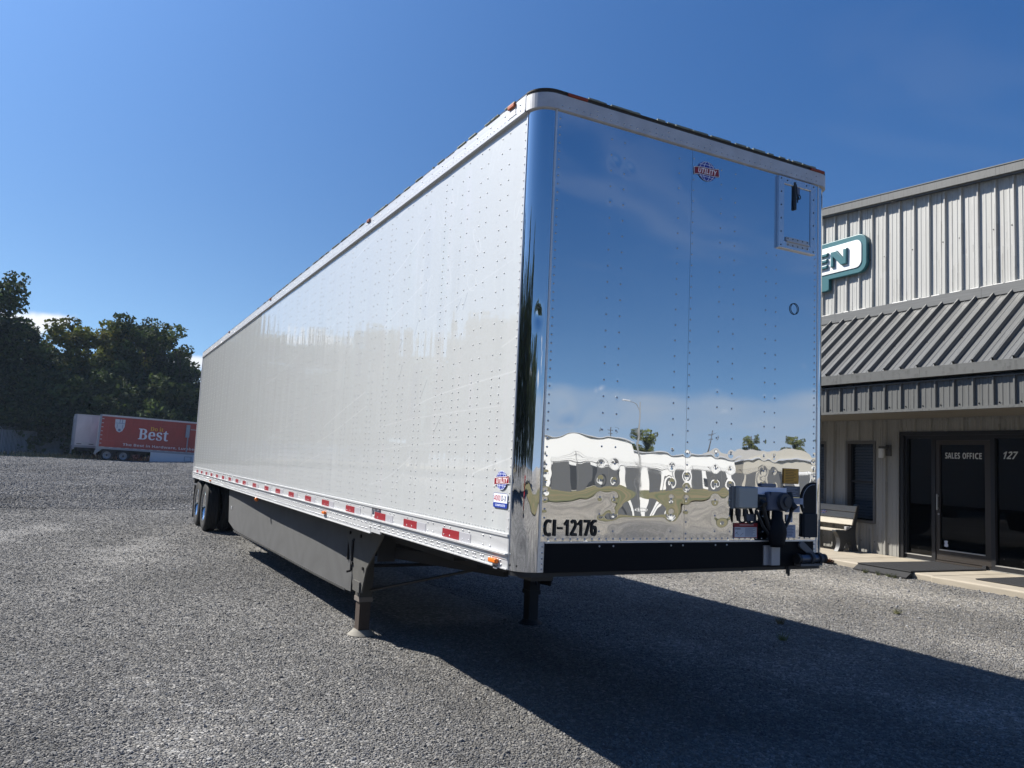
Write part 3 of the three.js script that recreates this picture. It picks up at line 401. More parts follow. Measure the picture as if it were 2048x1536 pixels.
// underside
mesh('floor_frame', [box(0.012, W - 0.012, 1.11, 1.158, -L + 0.1, -2.7), box(0.2, W - 0.2, 1.04, 1.115, -2.4, -1.35), box(0.32, 0.42, 1.0, 1.11, -3.0, -1.2), box(W - 0.42, W - 0.32, 1.0, 1.11, -3.0, -1.2), box(0.03, W - 0.03, 1.12, 1.158, -2.7, -0.2)], M.frame, semi);
for (let k = 0; k < 34; k++) mesh('cross_member', [box(0.32, W - 0.32, 1.02, 1.032, -3.05 - k * 0.38, -2.97 - k * 0.38), box(0.32, W - 0.32, 1.032, 1.11, -3.014 - k * 0.38, -3.006 - k * 0.38)], M.frame, semi);
mesh('upper_coupler', [box(0.35, W - 0.35, 1.06, 1.10, -2.7, -1.4)], M.frame, semi);
{ // skirt on the near side, toeing inwards to the front
  const P = [[-3.99, 1.10], [-3.99, 0.392], [-4.08, 0.386], [-7.1, 0.392], [-10.35, 0.418], [-10.98, 0.515], [-11.12, 1.10]], X = (z) => lerp(0.25, 0.082, (z + 4) / -7.1) - 0.016 * Math.sin((z + 4) / -7.1 * 9) * 0.6;
  const s = new THREE.Shape(P.map(([z, y]) => new THREE.Vector2(-z, y))), bent = (g, o = 0) => { const p = g.attributes.position; for (let i = 0; i < p.count; i++) { const z = -p.getX(i), y = p.getY(i), d = p.getZ(i); p.setXYZ(i, X(z) + d + o, y, z); } g.computeVertexNormals(); return g; };
  const strips = []; for (let k = 0; k < 40; k++) { const z0 = -3.99 - k * 0.17825, z1 = z0 - 0.17825, yb = (z) => { for (let i = 1; i < P.length - 1; i++) if (z <= P[i][0] && z >= P[i + 1][0]) return lerp(P[i][1], P[i + 1][1], (z - P[i][0]) / (P[i + 1][0] - P[i][0])); return 0.392; }; const a = clamp(yb(z0), 0.38, 1.09), b = clamp(yb(z1), 0.38, 1.09); const g = new THREE.BufferGeometry(), v = []; const q = (p) => v.push(...p); const A = [X(z0), 1.1, z0], B = [X(z1), 1.1, z1], C = [X(z1), b, z1], D = [X(z0), a, z0], t = 0.012; const off = (p) => [p[0] + t, p[1], p[2]]; for (const [i, j, l] of [[A, B, C], [A, C, D], [off(A), off(C), off(B)], [off(A), off(D), off(C)], [D, C, off(C)], [D, off(C), off(D)]]) { q(i); q(j); q(l); } g.setAttribute('position', new THREE.Float32BufferAttribute(v, 3)); const uv = []; for (let i = 0; i < v.length; i += 3) uv.push(v[i + 2] * 0.6, v[i + 1] * 0.6); g.setAttribute('uv', new THREE.Float32BufferAttribute(uv, 2)); g.computeVertexNormals(); strips.push(g); }
  const m = mesh('side_skirt', strips, M.skirt, semi);
  const e = []; for (let k = 1; k < 36; k++) { const z0 = -3.99 - k * 0.178, z1 = z0 - 0.178; e.push(bar([X(z0) + 0.004, 0.384, z0], [X(z1) + 0.004, lerp(0.384, 0.4, k / 36), z1], 0.02, 0.02)); } mesh('skirt_edge', e, M.rubber, m);
  mesh('skirt_handle', rbox(X(-10.75) - 0.008, X(-10.75) + 0.002, 0.74, 0.80, -10.76, -10.70, 0.004), M.aluDull, m);
}
// landing gear
for (const far of [0, 1]) {
  const gx = (x) => (far ? W - x : x), leg = sub('landing_leg', semi), B = (x0, x1, ...r) => (far ? box(W - x1, W - x0, ...r) : box(x0, x1, ...r));
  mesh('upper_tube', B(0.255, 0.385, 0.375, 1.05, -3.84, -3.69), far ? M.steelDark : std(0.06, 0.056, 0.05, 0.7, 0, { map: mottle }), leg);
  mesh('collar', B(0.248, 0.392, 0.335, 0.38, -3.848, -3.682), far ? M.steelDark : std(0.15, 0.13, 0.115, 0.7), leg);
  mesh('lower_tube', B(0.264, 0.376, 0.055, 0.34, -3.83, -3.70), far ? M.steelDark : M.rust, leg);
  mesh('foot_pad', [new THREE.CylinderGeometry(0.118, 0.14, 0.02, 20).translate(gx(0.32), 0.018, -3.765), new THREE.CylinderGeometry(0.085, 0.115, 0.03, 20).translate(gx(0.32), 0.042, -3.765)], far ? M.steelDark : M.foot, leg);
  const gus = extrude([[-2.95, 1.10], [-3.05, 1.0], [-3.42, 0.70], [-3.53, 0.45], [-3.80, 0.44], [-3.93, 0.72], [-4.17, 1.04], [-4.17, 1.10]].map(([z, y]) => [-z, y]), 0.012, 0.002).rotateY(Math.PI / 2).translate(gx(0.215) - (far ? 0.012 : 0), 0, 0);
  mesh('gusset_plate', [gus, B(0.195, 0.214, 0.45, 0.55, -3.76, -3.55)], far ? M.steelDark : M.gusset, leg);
  mesh('gusset_rib', B(0.228, 0.40, 0.70, 1.05, -4.13, -4.11), M.steelDark, leg); mesh('gusset_rib', B(0.228, 0.40, 0.80, 1.05, -3.16, -3.145), M.steelDark, leg);
  for (const [z, y] of [[-3.98, 0.99], [-3.62, 0.99], [-3.85, 0.70], [-3.50, 0.69], [-3.74, 0.50], [-3.60, 0.47]]) mesh('bolt', rod([gx(0.21), y, z], [gx(0.196), y, z], 0.018, 0.018, 6), M.steelDark, leg);
  mesh('brace', [bar([gx(0.32), 0.86, -3.65], [gx(0.75), 0.93, -1.55], 0.05, 0.10)], M.frame, leg);
  mesh('brace_rod', [rod([gx(0.34), 0.46, -3.62], [W / 2 + (far ? -0.1 : 0.1), 0.98, -2.0], 0.014)], std(0.05, 0.05, 0.05, 0.5, 0.5), leg);
}
mesh('crank_handle', [rod([0.255, 0.93, -3.86], [0.20, 0.93, -3.86], 0.014), rod([0.20, 0.93, -3.86], [0.205, 0.62, -3.88], 0.012), rod([0.205, 0.62, -3.88], [0.16, 0.61, -3.88], 0.012)], M.steelDark, semi);
mesh('leg_crossbar', [box(0.38, W - 0.38, 0.78, 0.90, -3.80, -3.74), rod([0.38, 0.68, -3.76], [W - 0.38, 0.68, -3.76], 0.018)], M.frame, semi);
mesh('nose_hanger', box(0.13, 0.28, 1.085, 1.146, -0.24, -0.07), M.black, semi);
// wheels
function tyreGeo() { const o = 0.512, pts = [[0.30, -0.115], [0.33, -0.125], [0.40, -0.137], [0.455, -0.133], [0.492, -0.118], [o - 0.003, -0.104]]; for (const g of [-0.066, -0.022, 0.022, 0.066]) pts.push([o, g - 0.030 + 0.002], [o, g - 0.006], [o - 0.012, g - 0.005], [o - 0.012, g + 0.005], [o, g + 0.006]); pts.push([o - 0.003, 0.104], [0.492, 0.118], [0.455, 0.133], [0.40, 0.137], [0.33, 0.125], [0.30, 0.115]); return new THREE.LatheGeometry(pts.map((p) => new THREE.Vector2(...p)), 56).rotateZ(Math.PI / 2); }
function rimGeo() { const pts = [[0.0, -0.02], [0.085, -0.02], [0.09, 0.03], [0.10, 0.035], [0.17, 0.04], [0.205, 0.045], [0.225, 0.01], [0.25, -0.075], [0.285, -0.105], [0.306, -0.115], [0.318, -0.126], [0.313, -0.131], [0.30, -0.128]].map((p) => new THREE.Vector2(p[0], p[1])); return new THREE.LatheGeometry(pts, 48).rotateZ(-Math.PI / 2); }
const TG = tyreGeo(), RG = rimGeo(), HUB = mergeGeometries([plain(new THREE.CylinderGeometry(0.07, 0.085, 0.09, 20).rotateZ(Math.PI / 2).translate(-0.02, 0, 0)), ...Array.from({ length: 10 }, (_, i) => plain(new THREE.CylinderGeometry(0.012, 0.012, 0.05, 6).rotateZ(Math.PI / 2).translate(0.02, 0.143 * Math.cos(i * 0.628), 0.143 * Math.sin(i * 0.628))))]);
for (const z of [-14.13, -15.38]) {
  const ax = mesh('axle', rod([0.3, 0.555, z], [W - 0.3, 0.555, z], 0.07), M.frame, semi);
  for (const [x, out] of [[0.165, 1], [0.50, 0], [W - 0.165, -1], [W - 0.50, 0]]) {
    const w = sub('wheel', semi); w.position.set(x, 0.556, z); if (out < 0) w.rotation.y = Math.PI;
    mesh('tyre', TG, M.rubber, w); if (out) { mesh('rim', RG, M.chrome, w); mesh('hub', HUB, std(0.5, 0.5, 0.52, 0.4, 0.8), w); }
  }
}
mesh('bogie_frame', [box(0.65, 0.77, 0.72, 1.0, -16.0, -12.2), box(W - 0.77, W - 0.65, 0.72, 1.0, -16.0, -12.2), box(0.6, W - 0.6, 0.75, 0.9, -13.45, -13.3)], M.frame, semi);
for (const x of [0.03, W - 0.66]) mesh('mud_flap', box(x, x + 0.63, 0.19, 0.93, -15.985, -15.97), M.rubber, semi);
mesh('rear_underride', [box(0.3, W - 0.3, 0.5, 0.6, -16.12, -16.02), box(0.8, 0.9, 0.6, 1.08, -16.1, -16.03), box(W - 0.9, W - 0.8, 0.6, 1.08, -16.1, -16.03), box(0.02, 0.12, 0.98, 1.1, -16.1, -15.9)], M.steelDark, semi);

// ---------------------------------------------------------------- sales building
const PH = -0.049, BP = [10.872, 0, -6.825], BTURN = -(Math.PI / 2 - PH);
const bld = thing('sales_building', 'light grey ribbed metal office building with dark grey awning behind the trailer', 'building', BP, BTURN);
const toWorld = (s, y, o) => new THREE.Vector3(BP[0] + Math.sin(PH) * s - Math.cos(PH) * o, y, BP[2] + Math.cos(PH) * s + Math.sin(PH) * o);
const topY = (s) => 7.143 - 0.0768 * s;
const F0 = 0.41, S0 = -12.5, S1 = 6.6, RIB = 0.3048;
function ribSheet(s0, s1, lo, hi, tf = (s, y, o) => [s, y, o], rib = 0.040) { // profile across s with tall ribs and two pencil ribs between
  const prof = [], at = (s, h) => prof.push([s, h]);
  for (let k = Math.floor(s0 / RIB) - 1; k <= Math.ceil(s1 / RIB) + 1; k++) { const b = k * RIB + 0.004; at(b - 0.020, 0); at(b - 0.010, rib); at(b + 0.012, rib); at(b + 0.024, 0); for (const m of [0.115, 0.212]) { at(b + m - 0.018, 0); at(b + m - 0.010, 0.0055); at(b + m + 0.010, 0.0055); at(b + m + 0.018, 0); } }
  const hAt = (s) => { for (let i = 0; i < prof.length - 1; i++) if (s >= prof[i][0] && s <= prof[i + 1][0]) return lerp(prof[i][1], prof[i + 1][1], (s - prof[i][0]) / (prof[i + 1][0] - prof[i][0] || 1)); return 0; };
  const P = [[s0, hAt(s0)], ...prof.filter(([s]) => s > s0 && s < s1), [s1, hAt(s1)]], v = [], uv = [];
  for (let i = 0; i < P.length - 1; i++) { const [a, ha] = P[i], [b, hb] = P[i + 1]; const A = tf(a, lo(a), ha), B = tf(b, lo(b), hb), C = tf(b, hi(b), hb), D = tf(a, hi(a), ha); for (const q of [A, B, C, A, C, D]) { v.push(...q); uv.push(q[0] * 0.7, q[1] * 0.7); } }
  const g = new THREE.BufferGeometry(); g.setAttribute('position', new THREE.Float32BufferAttribute(v, 3)); g.setAttribute('uv', new THREE.Float32BufferAttribute(uv, 2)); g.computeVertexNormals(); return g;
}
const streaks = (base, seed) => { const t = canvas(1024, 512, (c, w, h) => { const r = rng(seed); c.fillStyle = base; c.fillRect(0, 0, w, h); for (let i = 0; i < 520; i++) { const x = r() * w, y = r() * h, l = 30 + r() * 240; const g = c.createLinearGradient(0, y, 0, y + l), k = r() < 0.65 ? '92,88,80' : '255,255,252'; g.addColorStop(0, `rgba(${k},${0.05 + r() * 0.16})`); g.addColorStop(1, `rgba(${k},0)`); c.fillStyle = g; c.fillRect(x, y, 1 + r() * 7, l); } for (let i = 0; i < 5000; i++) { c.fillStyle = `rgba(70,66,60,${r() * 0.12})`; c.fillRect(r() * w, r() * h, 1 + r() * 2, 1 + r() * 2); } }); t.wrapS = t.wrapT = THREE.RepeatWrapping; t.repeat.set(0.42, 0.5); return t; };
const streakA = streaks('#f2f1ee', 41), streakB = streaks('#efefed', 42);
const wallPaint = std(0.455, 0.46, 0.452, 0.45, 0, { map: streakA, side: THREE.DoubleSide }), trimPaint = std(0.128, 0.130, 0.128, 0.42, 0.05, { map: streakB, side: THREE.DoubleSide }), wallLowShaded = std(0.29, 0.288, 0.274, 0.5, 0, { map: streakA, side: THREE.DoubleSide });  // lower wall is the same paint with awning shade darkened into its colour
const bronze = std(0.040, 0.033, 0.028, 0.5, 0.2), bronzeDark = std(0.011, 0.011, 0.013, 0.5, 0.1);
const Ycap = (s) => topY(s);
// body
{
  const s = new THREE.Shape([[S0, 2.9], [S1, 2.9], [S1, topY(S1)], [S0, topY(S0)]].map((p) => new THREE.Vector2(...p)));
  mesh('upper_body', new THREE.ExtrudeGeometry(s, { depth: 12, bevelEnabled: false }).translate(0, 0, -12.02), wallPaint, bld);
  const segs = [[S0, -0.97], [-0.19, 0.30], [0.99, 1.525], [4.36, S1]];
  mesh('lower_wall', [...segs.map(([a, b]) => box(a, b, 0.1, 2.898, -0.22, -0.004)), box(-0.97, -0.19, 0.1, 0.95, -0.22, -0.004), box(0.30, 0.99, 0.1, 0.95, -0.22, -0.004), box(-0.97, -0.19, 2.5, 2.898, -0.22, -0.004), box(0.30, 0.99, 2.5, 2.898, -0.22, -0.004), box(1.525, 4.36, 2.665, 2.898, -0.22, -0.004), box(1.525, 4.36, 0.1, 0.418, -0.4, -0.004), box(S1 - 0.2, S1 - 0.004, 0.1, 2.898, -12, -0.22)], wallLowShaded, bld);
  mesh('room_lining', [box(S0, S1 - 0.2, 0.2, 0.4, -6, -0.222), box(S0, S1 - 0.2, 0.4, 2.897, -6.1, -6), box(-1.6, -1.5, 0.4, 2.897, -6, -0.3), box(1.2, 1.26, 0.4, 2.897, -3.0, -0.25), box(4.7, 4.8, 0.4, 2.897, -6, -0.25)], std(0.07, 0.072, 0.075, 0.8), bld);
}
for (let k = -14; k < 8; k++) { const a = Math.max(S0, k * 0.9144 - 0.12), b = Math.min(S1, (k + 1) * 0.9144 - 0.12); if (a < b) mesh('wall_panel', ribSheet(a, b, () => 4.9, (s) => topY(s) - 0.002), wallPaint, bld); }
for (const [a, b, lo, hi] of [[-12.5, -0.98, F0, 2.9], [-0.97, -0.2, F0, 0.94], [-0.97, -0.2, 2.52, 2.9], [-0.185, 0.29, F0, 2.9], [0.295, 0.995, F0, 0.935], [0.295, 0.995, 2.52, 2.9], [1.0, 1.52, F0, 2.9], [1.525, 2.95, 2.67, 2.9], [2.95, 4.36, 2.67, 2.9], [4.365, 6.6, F0, 2.9]]) mesh('wall_panel', ribSheet(a, b, () => lo, () => hi), wallLowShaded, bld);
{ // gable cap and awning
  const gcap = (s0, s1, d0, d1, o0, o1) => { const sh = new THREE.Shape([[s0, topY(s0) + d0], [s1, topY(s1) + d0], [s1, topY(s1) + d1], [s0, topY(s0) + d1]].map((p) => new THREE.Vector2(...p))); return new THREE.ExtrudeGeometry(sh, { depth: o1 - o0, bevelEnabled: false }).translate(0, 0, o0); };
  for (let k = 0; k < 6; k++) { const a = lerp(S0, S1 + 0.05, k / 6), b = lerp(S0, S1 + 0.05, (k + 1) / 6) - 0.003; mesh('gable_cap', [gcap(a, b, -0.005, 0.143, 0.05, 0.165), gcap(a, b, 0.143, 0.160, -0.3, 0.175), gcap(a, b, -0.03, -0.006, 0.034, 0.05)], trimPaint, bld); }
  const A0 = 4.885, A1 = 3.575, O0 = 0.07, O1 = 1.52, nrm = new THREE.Vector2(A0 - A1, O1 - O0).normalize(); // outward normal in (out, y)
  const slope = (s, t, h) => { const o = lerp(O0, O1, t) + nrm.x * h, y = lerp(A0, A1, t) + nrm.y * h; return [s, y, o]; };
  for (let k = -10; k < 8; k++) { const a = Math.max(-9, k * 0.9144 - 0.12), b = Math.min(S1 - 0.4, (k + 1) * 0.9144 - 0.12); if (a < b) { mesh('awning_panel', ribSheet(a, b, () => 1, () => 0, slope, 0.060), trimPaint, bld); mesh('fascia_panel', ribSheet(a, b, () => 2.925, () => 3.35, (s, y, o) => [s, y, 1.512 + o], 0.036), trimPaint, bld); } }
  for (let k = 0; k < 5; k++) { const a = -9 + k * 3.04, b = a + 3.037;
    mesh('awning_flashing', [box(a, b, 4.875, 5.045, 0.036, 0.115), box(a, b, 5.045, 5.062, 0.0, 0.085)], std(0.165, 0.167, 0.163, 0.4, 0.05, { map: mottle }), bld);
    mesh('awning_trim', [box(a, b, 3.405, 3.56, 1.50, 1.625), bar([(a + b) / 2, 3.575, 1.54], [(a + b) / 2, 3.562, 1.61], b - a, 0.006), box(a, b, 3.345, 3.36, 1.5, 1.555)], trimPaint, bld);
    mesh('fascia_sill', [box(a, b, 2.885, 2.927, 1.46, 1.56)], trimPaint, bld); }
  mesh('awning_ends', [box(S1 - 0.42, S1 - 0.4, 2.9, 3.5, 0, 1.5)], trimPaint, bld);
  for (let k = 0; k < 15; k++) { const s = -8.95 + k; mesh('soffit_panel', [box(s, s + 0.995, 2.9, 2.915, 0.034, 1.5)], std(0.15, 0.137, 0.115, 0.6), bld); }
  const sc = []; const rs = rng(2); for (let k = -3; k < 20; k++) { sc.push(new THREE.SphereGeometry(0.012, 6, 4).translate(k * RIB + 0.08, 2.97, 1.516)); sc.push(new THREE.SphereGeometry(0.010, 6, 4).translate(k * RIB - 0.045 + (rs() > 0.5 ? 0.3 : 0), 6.02, 0.003)); sc.push(new THREE.SphereGeometry(0.010, 6, 4).translate(k * RIB + 0.06, 0.62, 0.003)); const p = slope(k * RIB + 0.06, 0.62, 0.002); sc.push(new THREE.SphereGeometry(0.010, 6, 4).translate(...p)); }
  mesh('screws', sc, M.steelDark, bld).userData.kind = 'stuff';
  const cau = []; for (let i = 0; i < 26; i++) { const a = -0.3 + i * 0.19 + rs() * 0.05; if (rs() < 0.75) cau.push(rbox(a, a + 0.1 + rs() * 0.14, 5.056, 5.066 + rs() * 0.008, 0.04, 0.088, 0.003)); } mesh('caulking', cau, std(0.74, 0.73, 0.70, 0.7), bld).userData.kind = 'stuff';
  mesh('vent_pipe', [rod([0.66, 6.9, -0.9], [0.66, 7.53, -0.9], 0.05, 0.05, 16)], std(0.68, 0.68, 0.66, 0.5), bld);
}
const glass = phys(0.20, 0.22, 0.25, 0.015, 0, { transmission: 1, thickness: 0, ior: 1.52, specularIntensity: 0.55 }), glassClear = phys(0.62, 0.66, 0.70, 0.015, 0, { transmission: 1, thickness: 0, ior: 1.52, specularIntensity: 0.6 });
// windows with blinds
for (const [a, b, y0, y1] of [[0.30, 0.99, 0.95, 2.5], [-0.97, -0.19, 0.95, 2.5]]) {
  const w = sub('window', bld);
  mesh('frame', [box(a, b, y1 - 0.05, y1, -0.12, 0.012), box(a, b, y0, y0 + 0.05, -0.12, 0.02), box(a, a + 0.05, y0 + 0.05, y1 - 0.05, -0.12, 0.012), box(b - 0.05, b, y0 + 0.05, y1 - 0.05, -0.12, 0.012)], std(0.09, 0.088, 0.085, 0.5), w);
  mesh('sash', [box(a + 0.05, b - 0.05, (y0 + y1) / 2 - 0.02, (y0 + y1) / 2 + 0.02, -0.115, -0.07), box(a + 0.05, a + 0.085, y0 + 0.05, y1 - 0.05, -0.115, -0.08), box(b - 0.085, b - 0.05, y0 + 0.05, y1 - 0.05, -0.115, -0.08)], bronzeDark, w);
  mesh('pane', box(a + 0.06, b - 0.06, y0 + 0.06, y1 - 0.06, -0.10, -0.096), glassClear, w);
  const sg = box(a + 0.07, b - 0.07, -0.002, 0.002, -0.028, 0.028).rotateX(0.95), sm = std(0.34, 0.35, 0.36, 0.6); for (let y = y0 + 0.1; y < y1 - 0.08; y += 0.055) { const m = mesh('blind_slat', sg, sm, w); m.position.set(0, y, -0.17); }
}
// storefront
{
  const f = sub('storefront', bld), zi = -0.09, zo = -0.02;
  mesh('frame', [box(1.525, 1.60, 0.42, 2.665, -0.13, 0.02), box(4.29, 4.36, 0.42, 2.665, -0.13, 0.02), box(1.60, 4.29, 2.60, 2.665, -0.13, 0.02), box(1.60, 4.29, 2.545, 2.60, -0.13, zo), box(1.60, 1.64, 0.49, 2.545, -0.13, zo), box(1.60, 2.13, 0.42, 0.49, -0.13, zo), box(3.26, 4.29, 0.42, 0.49, -0.13, zo), box(2.13, 2.20, 0.42, 2.545, -0.13, zo), box(3.19, 3.26, 0.42, 2.545, -0.13, zo), box(2.20, 3.19, 2.515, 2.545, -0.13, zo)], bronzeDark, f);
  mesh('sill_strip', [box(1.60, 2.13, 0.4905, 0.503, -0.075, -0.015), box(3.26, 4.29, 0.4905, 0.503, -0.075, -0.015)], std(0.5, 0.49, 0.46, 0.4, 0.5), f);
  mesh('pane', box(1.63, 2.14, 0.48, 2.55, -0.082, -0.076), glass, f); mesh('pane', box(3.255, 4.295, 0.48, 2.55, -0.082, -0.076), glass, f);
  const d = sub('door', bld);
  mesh('door_frame', [box(2.203, 2.275, 0.465, 2.512, -0.10, -0.035), box(3.085, 3.187, 0.465, 2.512, -0.10, -0.035), box(2.275, 3.085, 2.44, 2.512, -0.10, -0.035), box(2.275, 3.085, 0.465, 0.628, -0.10, -0.035), box(2.203, 3.187, 0.425, 0.455, -0.10, -0.02)], bronze, d);
  mesh('glazing_bead', [box(2.275, 3.085, 0.6285, 0.645, -0.085, -0.02)], std(0.52, 0.5, 0.46, 0.4, 0.3), d);
  mesh('door_glass', box(2.27, 3.09, 0.64, 2.445, -0.072, -0.066), glass, d);
  mesh('door_handle', [rbox(2.238, 2.262, 1.31, 1.58, -0.012, 0.01, 0.006), box(2.244, 2.256, 1.33, 1.35, -0.036, -0.01), box(2.244, 2.256, 1.54, 1.56, -0.036, -0.01), rod([2.262, 1.242, -0.034], [2.262, 1.242, -0.018], 0.016, 0.016, 14)], std(0.42, 0.41, 0.39, 0.35, 0.8), d);
  mesh('lock_plate', [box(2.33, 2.40, 1.36, 1.57, -0.11, -0.085), box(2.38, 2.45, 1.46, 1.475, -0.11, -0.09)], M.black, d);
  mesh('door_sticker', extrude([[2.335, 0.70], [2.375, 0.69], [2.405, 0.70], [2.408, 0.73], [2.392, 0.755], [2.405, 0.79], [2.375, 0.80], [2.335, 0.79], [2.345, 0.75]], 0.002).translate(0, 0, -0.065), std(0.62, 0.62, 0.66, 0.6), d);
  mesh('door_lettering', [text('SALES', 0.27, 0.103).translate(2.362, 2.20, -0.0655), text('OFF', 0.165, 0.103).translate(2.68, 2.20, -0.0655), box(2.862, 2.882, 2.2015, 2.3015, -0.0655, -0.0635), text('CE', 0.118, 0.103).translate(2.901, 2.20, -0.0655)], std(0.52, 0.53, 0.52, 0.6), d);
  mesh('house_number', text('127', 0.225, 0.122, 0.002, font, 0.33).translate(3.345, 2.212, -0.0755), std(0.52, 0.53, 0.52, 0.6), f);
  mesh('door_stop', box(3.07, 3.13, 0.415, 0.475, -0.02, 0.03), M.steelDark, d);
}
// things on and by the building
{
  const p = toWorld(1.25, 2.2, 0), l = thing('wall_lamp', 'square dark wall lamp with white glass shade between window and door', 'lamp', [p.x, p.y, p.z], BTURN);
  mesh('back_plate', rbox(-0.005, 0.095, 0.02, 0.225, 0.0, 0.04, 0.006), std(0.055, 0.053, 0.05, 0.5), l);
  mesh('arm', [box(-0.09, 0.06, 0.155, 0.20, 0.02, 0.13)], std(0.055, 0.053, 0.05, 0.5), l); mesh('shade', new THREE.CylinderGeometry(0.052, 0.052, 0.17, 20).translate(-0.05, 0.07, 0.1), std(0.55, 0.55, 0.53, 0.4), l);
}
{
  const p = toWorld(0, 0, 0.035), s = thing('wall_sign', 'white rounded shop sign with teal border and raised teal letters on the ribbed wall', 'sign', [p.x, p.y, p.z], BTURN);
  const shape = (i) => { const r = 0.19 - i * 0.55, x1 = 0.845 - i, y1 = 6.555 - i, y0 = 5.805 + i, q = new THREE.Shape(); q.moveTo(-2.6, y1); q.lineTo(x1 - r, y1); q.absarc(x1 - r, y1 - r, r, Math.PI / 2, 0, true); q.lineTo(x1, y0 + r); q.absarc(x1 - r, y0 + r, r, 0, -Math.PI / 2, true); q.lineTo(i ? -2.6 : -0.075, y0); if (!i) { q.lineTo(-0.075, 5.60); q.lineTo(-0.11, 5.575); q.lineTo(-2.6, 5.575); } q.lineTo(-2.6, y1); return q; };
  const ex = (sh, d, b) => new THREE.ExtrudeGeometry(sh, { depth: d, bevelEnabled: true, bevelSize: b, bevelThickness: b, bevelSegments: 3, curveSegments: 14 });
  const teal = std(0.032, 0.125, 0.145, 0.4); mesh('border', ex(shape(0), 0.06, 0.014), teal, s); mesh('face', ex(shape(0.10), 0.02, 0.003).translate(0, 0, 0.066), std(0.72, 0.74, 0.75, 0.5), s);
  const chunk = (pts) => extrude(pts, 0.02, 0.018); // raised letters with bevelled edges
  mesh('letter', chunk([[0.04, 6.035], [0.085, 6.035], [0.085, 6.24], [0.29, 6.035], [0.405, 6.035], [0.412, 6.325], [0.355, 6.325], [0.352, 6.13], [0.165, 6.325], [0.045, 6.325]]).translate(0, 0, 0.098), teal, s);
  mesh('letter', chunk([[-0.36, 6.035], [-0.085, 6.035], [-0.08, 6.075], [-0.30, 6.075], [-0.30, 6.16], [-0.09, 6.16], [-0.085, 6.20], [-0.30, 6.20], [-0.30, 6.285], [-0.08, 6.285], [-0.07, 6.325], [-0.36, 6.325]]).translate(0, 0, 0.098), teal, s);
}
{ // concrete walk along the wall
  const wk = sub('sidewalk', scene); wk.name = numbered('sidewalk'); wk.position.set(...BP); wk.rotation.y = BTURN; wk.userData = { kind: 'structure', label: 'pale concrete walk along the office wall' };
  const con = std(0.37, 0.325, 0.255, 0.85, 0, { map: withRepeat(mottle, 1.0) });
  for (const [a, b, o] of [[-6, -2.6, 1.74], [-2.595, -0.2, 1.74], [-0.195, 1.55, 1.76], [1.555, 3.5, 1.80], [3.505, 6.4, 1.86]]) { const g = new RoundedBoxGeometry(b - a, 0.35, o, 3, 0.025).translate((a + b) / 2, F0 - 0.175, o / 2 + 0.001); mesh('slab', g, con, wk); }
}
function matThing(s0, s1, o0, o1, label, ramp) {
  const p = toWorld(0, F0, 0), m = thing('door_mat', label, 'door mat', [p.x, p.y, p.z], BTURN);
  const g = []; g.push(rbox(s0, s1, 0.004, 0.02, o0, o1, 0.005)); mesh('mat_base', g, M.rubber, m);
  const st = []; for (let o = o0 + 0.03; o < o1 - 0.03; o += 0.034) st.push(box(s0 + 0.03, s1 - 0.03, 0.02, 0.026, o, o + 0.014)); mesh('ribs', st, std(0.022, 0.022, 0.024, 0.75), m).userData.kind = 'stuff';
  if (ramp) mesh('ramp_edge', extrude([[o1 - 0.02, 0.002], [o1 + 0.10, -0.07], [o1 + 0.10, -0.085], [o1 - 0.02, -0.085]].map(([a, b]) => [a, b]), s1 - s0).rotateY(-Math.PI / 2).translate(s1, 0, 0), M.rubber, m);
}
matThing(2.2, 3.18, 0.08, 1.86, 'black rubber mat in front of the sales office door', true);
matThing(3.92, 4.9, 0.36, 1.45, 'black rubber mat on the walk at the right edge', false);
{ // bench
  const p = toWorld(0, F0, 0), b = thing('bench', 'outdoor bench with pale planks and dark grey curved legs under the window', 'bench', [p.x, p.y, p.z], BTURN);
  const wood = std(0.45, 0.41, 0.335, 0.7, 0, { map: withRepeat(mottle, 1.3) }), grey = std(0.035, 0.037, 0.04, 0.5);
  for (let k = 0; k < 3; k++) { const g = rbox(-0.85, 0.72, -0.058, 0.058, -0.016, 0.016, 0.006).rotateX(-0.30); const m = mesh('back_plank', g, wood, b); m.position.set(0, 0.545 + k * 0.122, 0.275 - k * 0.040); }
  for (let k = 0; k < 3; k++) { const m = mesh('seat_plank', rbox(-0.85, 0.66, -0.016, 0.016, -0.06, 0.06, 0.006), wood, b); m.position.set(0, 0.388 - (2 - k) * 0.004, 0.35 + k * 0.126); }
  mesh('back_emblem', new THREE.PlaneGeometry(0.15, 0.105).rotateX(-0.30).translate(0.0, 0.695, 0.256), decal(utilityTex), b);
  for (const s of [-0.72, 0.60]) {
    const sh = new THREE.Shape(); sh.moveTo(0.63, 0); sh.bezierCurveTo(0.53, 0.12, 0.55, 0.26, 0.68, 0.365); sh.lineTo(0.68, 0.385); sh.lineTo(0.36, 0.372); sh.lineTo(0.26, 0.46); sh.lineTo(0.115, 0.87); sh.lineTo(0.07, 0.85); sh.bezierCurveTo(0.19, 0.45, 0.22, 0.22, 0.10, 0); sh.lineTo(0.24, 0); sh.bezierCurveTo(0.28, 0.24, 0.44, 0.24, 0.49, 0); sh.lineTo(0.63, 0);
    mesh('end_frame', new THREE.ExtrudeGeometry(sh, { depth: 0.085, bevelEnabled: true, bevelSize: 0.006, bevelThickness: 0.006, bevelSegments: 2, curveSegments: 16 }).rotateY(-Math.PI / 2).translate(s + 0.085, 0.006, 0), grey, b);
  }
  mesh('arm_block', rbox(0.62, 0.68, 0.40, 0.46, 0.30, 0.40, 0.01), std(0.3, 0.3, 0.3, 0.5), b);
}
